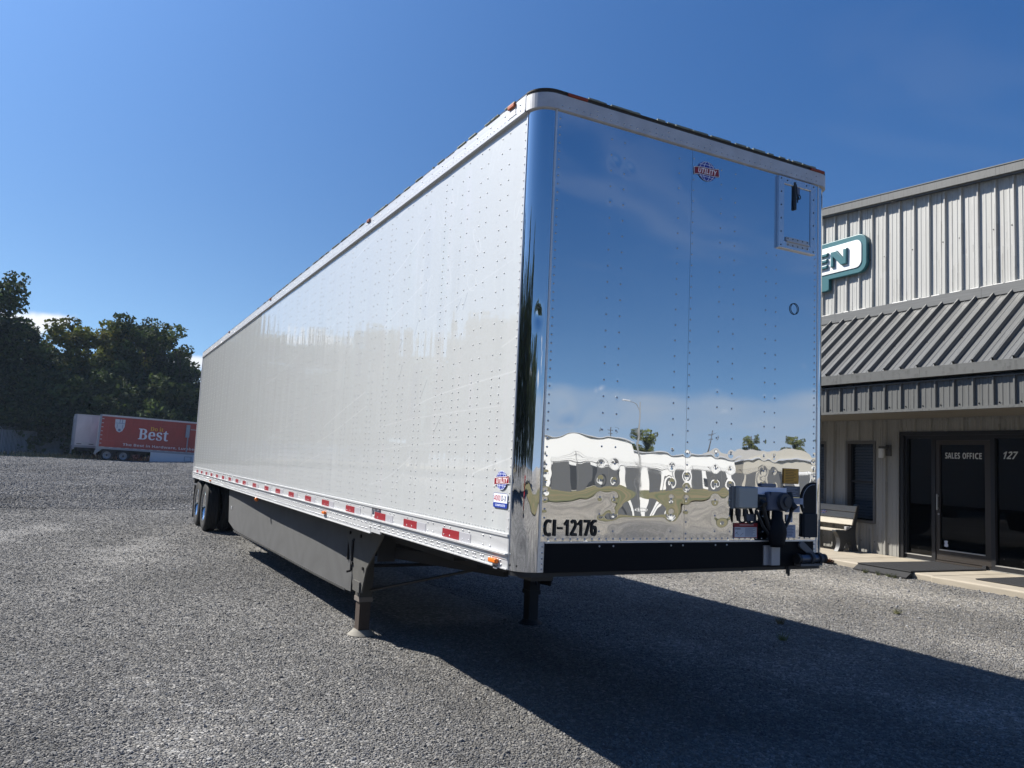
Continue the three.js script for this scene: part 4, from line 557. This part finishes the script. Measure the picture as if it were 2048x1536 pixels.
{ // small things on the ground
  const r = rng(55), g = []; const c = new THREE.Vector3(8.95, groundH(8.95, -5.35), -5.35); for (let i = 0; i < 60; i++) { const l = new THREE.PlaneGeometry(0.04 + r() * 0.04, 0.03 + r() * 0.02, 2, 1); const pp = l.attributes.position; for (let k = 0; k < pp.count; k++) pp.setZ(k, Math.abs(pp.getX(k)) * 0.5); l.rotateX(-1.57 + (r() - 0.5) * 1.6).rotateY(r() * 6).translate(c.x + (r() - 0.5) * 0.16, c.y + 0.02 + r() * 0.05, c.z + (r() - 0.5) * 0.18); g.push(l); }
  const m = mesh('dry_leaves', g, std(0.13, 0.06, 0.035, 0.8, 0, { side: THREE.DoubleSide })); m.userData = { label: 'small heap of dry brown leaves at the walk edge behind the trailer corner', category: 'leaves', kind: 'stuff' };
}
function weed(x, z, s, label, seed, col = [0.13, 0.15, 0.05]) {
  const r = rng(seed), g = []; for (let i = 0; i < 34; i++) { const a = r() * 6.28, t = 0.5 + r(), l = s * (0.5 + 0.6 * r()), q = new THREE.ConeGeometry(s * 0.035, l, 3).translate(0, l / 2, 0).rotateX(t * 0.75).rotateY(a).translate((r() - 0.5) * s * 0.5, 0, (r() - 0.5) * s * 0.5); g.push(q); }
  const m = mesh('weed', g, std(...col, 0.8)); m.position.set(x, groundH(x, z) + 0.005, z); tag(m, label, 'weed'); return m;
}
weed(6.55, -2.3, 0.11, 'small pale green weed tuft alone in the sunlit gravel', 3, [0.22, 0.215, 0.10]);
weed(4.86, -2.55, 0.12, 'low dry weed tuft at the shadow edge in the gravel', 5, [0.16, 0.12, 0.05]);
weed(4.3, -2.0, 0.12, 'dim weed tuft inside the trailer shadow', 9);
for (const [i, s] of [2.5, 2.75, 2.95, 3.05].entries()) { const p = toWorld(s, 0, 2.04); weed(p.x, p.z, 0.10, ['weed tuft under the front edge of the door mat, leftmost', 'weed tuft under the front edge of the door mat, second from left', 'weed tuft under the front edge of the door mat, third from left', 'weed tuft under the front edge of the door mat, rightmost'][i], 20 + i, [0.12, 0.13, 0.05]); }

// ---------------------------------------------------------------- two trailers parked in the distance
function parked(name, label, x, z, turn, tilt, sideMat, wx = 0) { // local: +x along its length, +z its near side
  const t = thing(name, label, 'semi trailer', [x, groundH(x, z), z], turn); t.rotation.z = tilt;
  const LL = 16.1, H = 4.07, DB = 1.08, trimW = std(0.50, 0.49, 0.49, 0.5);
  mesh('body', box(0.06, LL, DB, H - 0.14, -2.58, -0.012), sideMat, t);
  for (let k = 0; k < 13; k++) mesh('side_panel', box(0.14 + k * 1.22, Math.min(LL, 0.14 + k * 1.22 + 1.214), 1.24, H - 0.15, -0.0115, -0.002), sideMat, t);
  mesh('top_rail', box(0, LL, H - 0.15, H, -2.58, 0.012), trimW, t); mesh('bottom_rail', box(0, LL, 1.03, 1.235, -2.58, 0.012), std(0.30, 0.31, 0.34, 0.5), t);
  for (const [a, b] of [[-0.16, 0.016], [-2.6, -2.44]]) mesh('corner_post', box(-0.03, 0.14, 0.85, H, a, b), std(0.27, 0.29, 0.34, 0.5, 0.2), t);
  for (const [a, b] of [[-2.42, -1.36], [-1.34, -0.2]]) { const d = sub('rear_door', t); mesh('door_leaf', box(-0.04, 0.055, 1.2, H - 0.16, a, b), std(0.5, 0.49, 0.50, 0.55), d); mesh('lock_bar', rod([-0.06, 1.2, a + 0.4], [-0.06, H - 0.2, a + 0.4], 0.02), M.aluDull, d); }
  for (let k = 0; k < 5; k++) mesh('hinge', box(-0.08, 0.0, 1.3 + k * 0.6, 1.42 + k * 0.6, -0.1, 0.03), std(0.4, 0.42, 0.48, 0.5), t);
  mesh('bumper', [box(-0.12, 0.0, 1.02, 1.2, -2.58, 0.0), box(-0.1, 0.0, 0.45, 0.56, -2.3, -0.28), box(-0.08, 0.0, 0.5, 1.02, -2.2, -2.1), box(-0.08, 0.0, 0.5, 1.02, -0.5, -0.4)], std(0.22, 0.23, 0.26, 0.5), t);
  for (const xx of [0.86, 2.17]) for (const zz of [-0.16, -0.5, -2.1, -2.42]) { const w = sub('wheel', t); w.position.set(xx + wx, 0.515, zz); w.rotation.y = Math.PI / 2; mesh('tyre', TG, M.rubber, w); if (zz === -0.16) { mesh('rim', RG, std(0.34, 0.35, 0.38, 0.5, 0.3), w); mesh('hub', HUB, M.steelDark, w); } }
  mesh('under_frame', [box(0.3, LL, 0.9, 1.04, -2.0, -0.6), box(0.4, 4.0, 0.7, 0.9, -1.9, -0.7)], M.frame, t);
  for (const zz of [-0.5, -2.2]) mesh('landing_leg', box(12.2, 12.35, 0.25, 1.0, zz, zz + 0.15), M.steelDark, t);
  return t;
}
{
  const t = parked('red_trailer', 'red box trailer with gold and white lettering parked before the trees', -1.631, -74.408, -0.019, -0.0264, std(0.40, 0.050, 0.036, 0.5, 0, { map: withRepeat(mottle, 0.2) })), LL = 16.1, pale = std(0.55, 0.53, 0.53, 0.5);
  mesh('mudguard', extrude([[-0.2, 0.55], [-0.02, 0.6], [0.45, 1.04], [0.2, 1.06], [-0.12, 0.9]], 0.06).translate(0, 0, -0.04), std(0.24, 0.27, 0.31, 0.5), t);
  mesh('side_skirt', box(4.35, 11.5, 0.07, 1.03, -0.05, -0.01), std(0.58, 0.60, 0.64, 0.5), t);
  mesh('skirt_hatch', [box(7.22, 7.83, 0.40, 0.43, -0.012, 0.005), box(7.22, 7.83, 0.80, 0.83, -0.012, 0.005), box(7.22, 7.26, 0.43, 0.80, -0.012, 0.005), box(7.79, 7.83, 0.43, 0.80, -0.012, 0.005)], std(0.12, 0.14, 0.18, 0.5), t);
  for (let k = 0; k < 20; k++) mesh('reflector_strip', box(0.3 + k * 0.65, 0.6 + k * 0.65, 1.19, 1.232, 0.0125, 0.016), pale, t);
  for (let k = 0; k < 7; k++) mesh('post_lamp', box(0.17, 0.32, 1.5 + k * 0.36, 1.56 + k * 0.36, 0.0, 0.008), pale, t);
  mesh('pinstripe', [box(0.2, LL, 1.79, 1.81, -0.001, 0.004), box(0.2, LL, 3.42, 3.435, -0.001, 0.004), box(0.71, 0.73, 1.81, 3.42, -0.001, 0.004)], std(0.36, 0.09, 0.08, 0.5), t);
  mesh('lettering', text('Best', 2.48, 0.98, 0.004, serif).translate(3.18, 2.10, 0.001), std(0.72, 0.73, 0.78, 0.5), t); mesh('lettering', text('Do it', 1.08, 0.38, 0.004, serif).translate(4.12, 2.94, 0.003), std(0.70, 0.40, 0.03, 0.5), t);
  mesh('lettering', text('The Best in Hardware, Lumber and', 7.0, 0.27, 0.004).translate(2.03, 1.40, 0.001), std(0.66, 0.60, 0.60, 0.5), t);
  const bd = std(0.52, 0.55, 0.60, 0.5), bl = std(0.12, 0.17, 0.28, 0.5), bdg = sub('badge', t);
  mesh('badge_field', extrude([[1.2, 3.74], [2.02, 3.74], [2.0, 3.1], [1.85, 2.72], [1.61, 2.58], [1.39, 2.70], [1.22, 3.1]], 0.003).translate(0, 0, 0.002), bd, bdg); mesh('badge_print', [box(1.24, 1.99, 3.38, 3.42, 0.004, 0.007), box(1.56, 1.61, 3.42, 3.74, 0.004, 0.007), box(1.76, 1.81, 3.42, 3.74, 0.004, 0.007), box(1.38, 1.42, 2.95, 3.3, 0.004, 0.007), box(1.82, 1.86, 2.95, 3.3, 0.004, 0.007), new THREE.CylinderGeometry(0.11, 0.11, 0.004, 16).rotateX(Math.PI / 2).translate(1.61, 2.80, 0.006)], bl, bdg);
  mesh('side_box', rbox(7.10, 7.43, 2.58, 3.74, 0.0, 0.12, 0.02), std(0.25, 0.28, 0.33, 0.5), t); mesh('downpipe', box(7.28, 7.38, 1.06, 2.58, 0.0, 0.08), std(0.28, 0.28, 0.32, 0.5), t); mesh('side_rail', box(7.5, 10, 3.3, 3.36, 0.0, 0.05), std(0.42, 0.38, 0.40, 0.5), t);
}
{
  const t = parked('white_trailer', 'plain white box trailer half hidden behind the rear of the red trailer', -3.56, -78.3, 0.05, -0.012, std(0.66, 0.63, 0.64, 0.55, 0, { map: withRepeat(mottle, 0.2) }), 3.2);
  mesh('lower_band', box(0.15, 12, 1.24, 1.55, -0.001, 0.006), std(0.58, 0.57, 0.57, 0.5), t); for (const x of [0.3, 1.3]) mesh('band_slot', box(x, x + 0.4, 1.34, 1.4, 0.0065, 0.01), M.steelDark, t);
}

// ---------------------------------------------------------------- grass verge, fence
{
  const g = new THREE.PlaneGeometry(260, 60, 130, 30).rotateX(-Math.PI / 2).translate(-40, 0, -107), p = g.attributes.position, col = [], r = rng(3);
  for (let i = 0; i < p.count; i++) { const x = p.getX(i), z = p.getZ(i) + (p.getZ(i) > -78 ? 1.6 * perlin.noise(x * 0.3, 0, 7) : 0); p.setZ(i, z); p.setY(i, groundH(x, z) + 0.03 + 0.05 * r()); const n = fbm(x * 0.16, 3.3, z * 0.4, 4); const d = clamp(0.5 + n * 1.6, 0, 1); col.push(lerp(0.13, 0.36, d), lerp(0.11, 0.28, d), lerp(0.055, 0.14, d)); }
  g.setAttribute('color', new THREE.Float32BufferAttribute(col, 3)); g.computeVertexNormals(); const m = mesh('grass_verge', g, new THREE.MeshStandardMaterial({ vertexColors: true, roughness: 0.95 })); m.userData = { kind: 'structure', label: 'dry straw coloured verge under the trees' };
  const blade = new THREE.ConeGeometry(0.05, 0.5, 3).translate(0, 0.25, 0), ms = [], cs = [], e = new THREE.Euler(), q = new THREE.Quaternion();
  for (let i = 0; i < 9000; i++) { const x = -45 + r() * 62, z = -77.4 - Math.pow(r(), 1.6) * 14, n = fbm(x * 0.25, 1, z * 0.5, 3); if (n < -0.05 && r() < 0.8) continue; e.set((r() - 0.5) * 1.4, r() * 6.28, (r() - 0.5) * 1.4); q.setFromEuler(e); const s = 0.35 + r() * 0.9; ms.push(new THREE.Matrix4().compose(new THREE.Vector3(x, groundH(x, z), z), q, new THREE.Vector3(1, s, 1))); const d = r(); cs.push(lin(lerp(0.1, 0.42, d), lerp(0.1, 0.33, d), lerp(0.04, 0.17, d))); }
  instanced('dry_grass', blade, std(1, 1, 1, 0.9), ms, scene, cs).userData = { label: 'dry tufted grass along the foot of the trees', kind: 'stuff', category: 'grass' };
}
function fence(name, label, x0, x1, z0, z1, n, h, slats, mat) {
  const f = thing(name, label, 'fence', [x0, 0, z0]); const at = (t) => [(x1 - x0) * t, groundH(lerp(x0, x1, t), lerp(z0, z1, t)), (z1 - z0) * t];
  for (let i = 0; i <= n; i++) { const p = at(i / n), post = mesh('post', rod([p[0], p[1], p[2]], [p[0], p[1] + h + 0.05, p[2]], 0.045), mat, f); mesh('barb_arm', rod([p[0], p[1] + h, p[2]], [p[0] - 0.28, p[1] + h + 0.35, p[2] + 0.05], 0.025), mat, post); }
  const a = at(0), b = at(1); mesh('top_rail', rod([a[0], a[1] + h, a[2]], [b[0], b[1] + h, b[2]], 0.03), mat, f); mesh('barbed_wire', [0.12, 0.24, 0.34].map((k) => rod([a[0] - k * 0.8, a[1] + h + k, a[2]], [b[0] - k * 0.8, b[1] + h + k, b[2]], 0.008, 0.008, 4)), mat, f);
  const g = [], len = Math.hypot(x1 - x0, z1 - z0), c = Math.floor(len / slats), r = rng(14); for (let i = 0; i < c; i++) { const p = at((i + 0.5) / c); g.push(new THREE.BoxGeometry(slats * (0.55 + 0.3 * r()), h - 0.1, 0.012).rotateY(-Math.atan2(z1 - z0, x1 - x0)).translate(p[0], p[1] + h / 2, p[2])); } mesh('slat_infill', g, mat, f).userData.kind = 'stuff'; return f;
}
fence('chain_link_fence', 'grey slatted wire fence with barbed arms under the trees at far left', -32, -1.2, -82.5, -86.5, 11, 2.35, 0.11, std(0.33, 0.345, 0.365, 0.6, 0.1));

// ---------------------------------------------------------------- trees
const leafMat = (r, g, b) => new THREE.MeshPhysicalMaterial({ color: lin(r, g, b), roughness: 0.85, side: THREE.DoubleSide, vertexColors: true, transmission: 0.32, thickness: 0, specularIntensity: 0.3 });
const bark = std(0.055, 0.047, 0.04, 0.9);
function buildTree(seed, h, w, leaf, o = {}) {
  const r = rng(seed), trunk = [], pos = [], col = [], lean = (r() - 0.5) * 0.1 * h, clumps = [];
  const T = (t) => [lean * t * t, h * 0.9 * t, lean * 0.4 * t * t];
  for (let i = 0; i < 8; i++) trunk.push(rod(T(i / 8), T((i + 1) / 8), 0.022 * h * Math.pow(1 - i / 8.5, 0.8), 0.022 * h * Math.pow(1 - (i + 1) / 8.5, 0.8), 7));
  const nl = o.limbs ?? 26;
  for (let i = 0; i < nl; i++) {
    const t = lerp(o.low ?? 0.16, 0.97, Math.pow((i + r() * 0.6) / nl, 0.9)), b = T(t), a = i * 2.4 + r() * 0.9, prof = Math.pow(Math.sin(Math.PI * Math.pow(clamp((t - 0.02) / 1.02, 0, 1), 0.85)), 0.65), len = w * prof * (0.72 + 0.5 * r()) + 0.4, rise = len * (0.25 + 0.45 * r() + (t > 0.8 ? 0.6 : 0));
    const e = [b[0] + Math.cos(a) * len, b[1] + rise, b[2] + Math.sin(a) * len], m = [lerp(b[0], e[0], 0.5), lerp(b[1], e[1], 0.42), lerp(b[2], e[2], 0.5)];
    trunk.push(rod(b, m, 0.006 * h * (1.1 - t), 0.004 * h * (1.1 - t), 5), rod(m, e, 0.004 * h * (1.1 - t), 0.015, 5));
    const k = 2 + Math.floor(len / 1.1); for (let j = 0; j < k; j++) { const u = lerp(0.35, 1.05, (j + r() * 0.5) / k), s = (0.62 + 0.5 * r()) * (0.6 + 0.11 * w); clumps.push([lerp(b[0], e[0], u) + (r() - 0.5) * 1.1, lerp(b[1], e[1], u) + (r() - 0.5) * 0.9, lerp(b[2], e[2], u) + (r() - 0.5) * 1.1, s, 0.55 + 0.9 * r()]); }
  }
  const V = new THREE.Vector3(), Nn = new THREE.Vector3(), A = new THREE.Vector3(), B = new THREE.Vector3();
  for (const [x, y, z, s, sh] of clumps) {
    const n = Math.round((o.dense ?? 118) * s * s);
    for (let i = 0; i < n; i++) {
      V.set(r() - 0.5, r() - 0.5, r() - 0.5).normalize().multiplyScalar(s * (0.45 + 0.75 * Math.pow(r(), 0.6))); V.y *= 0.72; const cx = x + V.x, cy = y + V.y, cz = z + V.z; if (cy < 0.3) continue;
      Nn.set(r() - 0.5, r() - 0.2, r() - 0.5).normalize(); A.set(r() - 0.5, r() - 0.5, r() - 0.5).cross(Nn).normalize(); B.crossVectors(Nn, A); const q = leaf * (0.6 + 0.8 * r()), q2 = q * 0.55;
      const P = [[A.x * q, A.y * q, A.z * q], [B.x * q2, B.y * q2, B.z * q2], [-A.x * q, -A.y * q, -A.z * q], [-B.x * q2, -B.y * q2, -B.z * q2]]; const v = sh * (0.7 + 0.6 * r()), yel = r() < 0.12 ? 1.5 : 1;
      for (const k of [0, 1, 2, 0, 2, 3]) { pos.push(cx + P[k][0], cy + P[k][1], cz + P[k][2]); col.push(v * yel, v * (yel > 1 ? 1.15 : 1), v * 0.85); }
    }
  }
  const g = new THREE.BufferGeometry(); g.setAttribute('position', new THREE.Float32BufferAttribute(pos, 3)); g.setAttribute('color', new THREE.Float32BufferAttribute(col, 3)); g.computeVertexNormals(); return { trunk: mergeGeometries(trunk.map(plain)), crown: g };
}
const oak = buildTree(101, 16, 4.6, 0.24, { limbs: 30, low: 0.10 }), maple = buildTree(202, 14, 4.2, 0.25, { limbs: 26, low: 0.08 }), tall = buildTree(303, 18, 4.0, 0.23, { limbs: 34, low: 0.18, dense: 104 }), thinT = buildTree(404, 14, 2.8, 0.22, { limbs: 20, low: 0.2, dense: 46 }), shrub = buildTree(505, 5.5, 3.0, 0.22, { limbs: 20, low: 0.02, dense: 100 });
const leafDark = leafMat(0.052, 0.078, 0.026), leafOlive = leafMat(0.105, 0.12, 0.028), leafBlue = leafMat(0.046, 0.070, 0.032);
function tree(src, x, z, sc, turn, leaf, label, group, cat = 'tree', name = 'tree') {
  const t = thing(name, label, cat, [x, groundH(x, z) - 0.1, z], turn, group); t.scale.set(sc * (0.95 + 0.1 * Math.sin(x)), sc, sc);
  mesh('trunk', src.trunk, bark, t); mesh('crown', src.crown, leaf, t); return t;
}
// az (degrees from -z towards +x as seen from the camera), distance
const AZ = (az, d) => [-2.258 + Math.sin(az * Math.PI / 180) * d, 4.059 - Math.cos(az * Math.PI / 180) * d];
const T1 = 'trees behind the red trailer';
for (const [src, az, d, s, leaf, label] of [
  [tall, -5.9, 96, 1.0, leafDark, 'tallest tree, reaching above the others at the left edge'],
  [oak, -4.2, 99, 0.86, leafBlue, 'dark tree just right of the tallest tree at the left'],
  [thinT, -2.6, 94, 0.86, leafDark, 'thin open tree with sky showing through, left of centre in the tree row'],
  [maple, -1.2, 97, 0.98, leafOlive, 'olive tree above the white rear doors of the red trailer'],
  [oak, 0.9, 98, 0.90, leafOlive, 'broad olive green tree above the red trailer lettering'],
  [tall, 1.9, 108, 0.93, leafBlue, 'bluish green tree top rising behind the olive trees'],
  [maple, 2.9, 96, 1.02, leafDark, 'round dark tree above the right part of the red trailer'],
  [oak, 4.3, 99, 0.80, leafDark, 'dark tree next to the corner of the white trailer'],
  [thinT, 5.5, 95, 0.80, leafBlue, 'narrow half bare tree beside the white trailer rear'],
]) { const [x, z] = AZ(az, d); tree(src, x, z, s, az * 1.7 + s * 9, leaf, label, T1); }
{ const [x, z] = AZ(6.4, 93), t = thing('bare_tree', 'dead bare tree with thin grey limbs at the white trailer rear corner', 'tree', [x, 0, z]); const r = rng(31), g = []; const grow = (p, d, l, w, n) => { const e = p.map((v, i) => v + d[i] * l); g.push(rod(p, e, w, w * 0.65, 6)); if (n) for (let i = 0; i < 2 + (n > 2 ? 1 : 0); i++) { const q = new THREE.Vector3(d[0] + (r() - 0.5) * 1.1, d[1] + (r() - 0.3) * 0.5, d[2] + (r() - 0.5) * 1.1).normalize(); grow(e, [q.x, q.y, q.z], l * (0.6 + 0.3 * r()), w * 0.62, n - 1); } }; grow([0, 0, 0], [-0.05, 1, 0], 3.6, 0.16, 5); mesh('trunk', g.slice(0, 1), bark, t); mesh('limbs', g.slice(1), bark, t); }
{ // understorey closing the wood below the crowns, and the far edge of the wood
  const r = rng(71); let i = 0; for (const [az, d, s] of [[-6.6, 93, 1], [-5.2, 92, 0.9], [-3.9, 93, 1.1], [-2.7, 91, 1], [-1.5, 92, 1.15], [-0.3, 91, 1], [0.9, 92, 1.1], [2.1, 90, 1], [3.2, 91, 1.1], [4.3, 90, 1], [5.4, 91, 0.95], [6.6, 92, 1]]) { const [x, z] = AZ(az, d); tree(shrub, x, z, s * 1.15, r() * 6, leafDark, `${['first', 'second', 'third', 'fourth', 'fifth', 'sixth', 'seventh', 'eighth', 'ninth', 'tenth', 'eleventh', 'twelfth'][i++]} dark bush from the left under the tree row`, 'bushes under the trees', 'bush', 'bush'); }
}
{ // wood running on to the left of the frame (seen in the shiny trailer side) and behind
  const r = rng(19), lab = ['dark tree of the wood beyond the left edge', 'olive tree of the wood beyond the left edge'];
  for (let k = 0; k < 17; k++) { const az = -8.2 - k * 2.0 - r() * 0.6, d = 92 - k * 1.0 + r() * 10, [x, z] = AZ(az, d); tree([oak, maple, tall, maple][k % 4], x, z, 0.80 + 0.34 * r(), r() * 6, k % 3 ? leafDark : leafOlive, lab[k % 3 ? 0 : 1], 'trees beyond the left edge'); }
  for (let k = 0; k < 12; k++) { const [x, z] = AZ(-7 + k * 1.15, 112 + r() * 12); tree([oak, maple][k % 2], x, z, 0.62 + 0.12 * r(), r() * 6, leafDark, `low dark tree deep in the wood, ${['first','second','third','fourth','fifth','sixth','seventh','eighth','ninth','tenth','eleventh','twelfth'][k]} from the left of the back row`, 'trees deep in the wood'); }
  for (let k = 0; k < 32; k++) { const az = -31 - k * 4.2, d = k < 20 ? 42 + r() * 8 : 56 + r() * 20, [x, z] = AZ(az, d); tree([oak, maple][k % 2], x, z, 0.8 + 0.3 * r(), r() * 6, leafDark, 'tree standing far to the left of the yard', 'trees far left of the yard'); }
}

// ---------------------------------------------------------------- across the road behind the camera (seen in the mirror front)
{
  const g = new THREE.PlaneGeometry(260, 28, 130, 18).rotateX(-Math.PI / 2).translate(60, 0, 41), p = g.attributes.position, col = []; for (let i = 0; i < p.count; i++) { const x = p.getX(i), z = p.getZ(i) + 1.5 * perlin.noise(x * 0.1, 0, 3); p.setZ(i, z); p.setY(i, groundH(x, z) + 0.06); const d = clamp(0.5 + fbm(x * 0.15, 2, z * 0.3, 4) * 1.5, 0, 1); col.push(lerp(0.06, 0.21, d), lerp(0.085, 0.15, d), lerp(0.025, 0.07, d)); } g.setAttribute('color', new THREE.Float32BufferAttribute(col, 3)); g.computeVertexNormals();
  mesh('grass_strip', g, new THREE.MeshStandardMaterial({ vertexColors: true, roughness: 0.95 })).userData = { kind: 'structure', label: 'strip of green and tan grass across the yard' };
  const wh = (name, label, x0, x1, z0, dep, h, m, doors) => { const b = thing(name, label, 'building', [x0, groundH(x0, z0), z0], 0.12); mesh('wall', box(0, x1 - x0, 0, h, 0, dep), m, b); mesh('roof', [box(-0.2, x1 - x0 + 0.2, h, h + 0.12, -0.2, dep + 0.2)], M.aluDull, b); for (const [a, c, y0, y1] of doors) mesh('door', box(a, c, y0, y1, -0.05, 0.0), std(0.03, 0.032, 0.035, 0.5), b); return b; };
  const whiteW = std(0.62, 0.61, 0.58, 0.6), beige = std(0.36, 0.335, 0.28, 0.6);
  wh('warehouse', 'long white warehouse across the yard, taller block', 31, 42, 56, 18, 4.3, whiteW, [[2.5, 9.5, 0.1, 1.7]]);
  wh('warehouse', 'long white warehouse across the yard, lower block', 43.5, 58, 60, 18, 3.6, whiteW, [[1, 3, 0.3, 1.3], [11, 13, 0.3, 1.2]]);
  wh('white_annex', 'narrow white annex beside the warehouse', 59, 61.2, 62, 6, 3.4, whiteW, []);
  const bg = wh('beige_shed', 'beige ribbed metal shed with a gable across the yard', 62.5, 76, 62, 14, 3.4, beige, [[4, 6, 0, 2.2]]); mesh('gable', extrude([[0, 3.4], [13.5, 3.4], [6.75, 4.7]], 13.9), beige, bg); mesh('window', box(9, 10.2, 1.0, 2.2, -0.06, 0.0), M.blackGloss, bg);
  const tr = thing('parked_van', 'white parked van in front of the beige shed', 'van', [66, groundH(66, 56), 56]); mesh('body', rbox(0, 5, 0.4, 2.3, 0, 2, 0.25, 3), whiteW, tr); mesh('windscreen', box(4.95, 5.01, 1.3, 2.0, 0.25, 1.75), M.blackGloss, tr); for (const [x, z] of [[1, 0.05], [4, 0.05], [1, 1.95], [4, 1.95]]) mesh('wheel', new THREE.CylinderGeometry(0.38, 0.38, 0.22, 20).rotateX(Math.PI / 2).translate(x, 0.38, z), M.rubber, tr);
  for (const [k, [x, z, h]] of [[45.0, 58, 8.2]].entries()) { const l = thing('street_lamp', 'tall street lamp with a long arm across the yard', 'street lamp', [x, 0.3, z]); mesh('pole', rod([0, 0, 0], [0.05, h, 0], 0.085, 0.05), std(0.2, 0.2, 0.19, 0.7), l); mesh('arm', tube([[0.05, h - 1.2, 0], [-0.5, h - 0.3, 0], [-1.4, h + 0.05, 0]], 0.035), std(0.2, 0.2, 0.19, 0.7), l); mesh('lamp_head', rbox(-2.0, -1.3, h - 0.02, h + 0.14, -0.12, 0.12, 0.05), M.aluDull, l); }
  for (const [x, z, lb] of [[66, 92, 'wooden utility pole behind the white warehouse'], [82, 88, 'wooden utility pole behind the beige shed'], [98, 96, 'wooden utility pole farthest to the right across the yard']]) { const u = thing('utility_pole', lb, 'utility pole', [x, 0.3, z]); mesh('pole', rod([0, 0, 0], [0, 8.4, 0], 0.15, 0.1), bark, u); mesh('crossarm', [box(-1.1, 1.1, 7.7, 7.82, -0.06, 0.06), box(-0.8, 0.8, 7.0, 7.1, -0.06, 0.06)], bark, u); }
  fence('wire_fence', 'open wire fence across the yard', 30, 90, 50, 51, 20, 1.9, 2.4, std(0.12, 0.12, 0.12, 0.6, 0.3));
  for (const [x, z, s, lb] of [[66, 84, 0.36, 'round tree behind the lower white warehouse'], [94, 92, 0.40, 'tree to the left behind the beige shed'], [104, 92, 0.42, 'tree to the right behind the beige shed'], [38, 96, 0.42, 'tree behind the taller white warehouse']]) tree(maple, x, z, s * 1.35, x, leafOlive, lb);
  const car = thing('red_car', 'small red car parked far to the left of the yard', 'car', [-24, 0, 12], 0.4); mesh('body', [rbox(0, 4.2, 0.3, 0.9, 0, 1.75, 0.18, 3), rbox(0.9, 3.3, 0.8, 1.42, 0.12, 1.63, 0.22, 3)], std(0.32, 0.015, 0.015, 0.3), car); for (const [x, z] of [[0.85, 0.08], [3.35, 0.08], [0.85, 1.67], [3.35, 1.67]]) mesh('wheel', new THREE.CylinderGeometry(0.32, 0.32, 0.2, 20).rotateX(Math.PI / 2).translate(x, 0.32, z), M.rubber, car);
}
renderer.render(scene, camera);
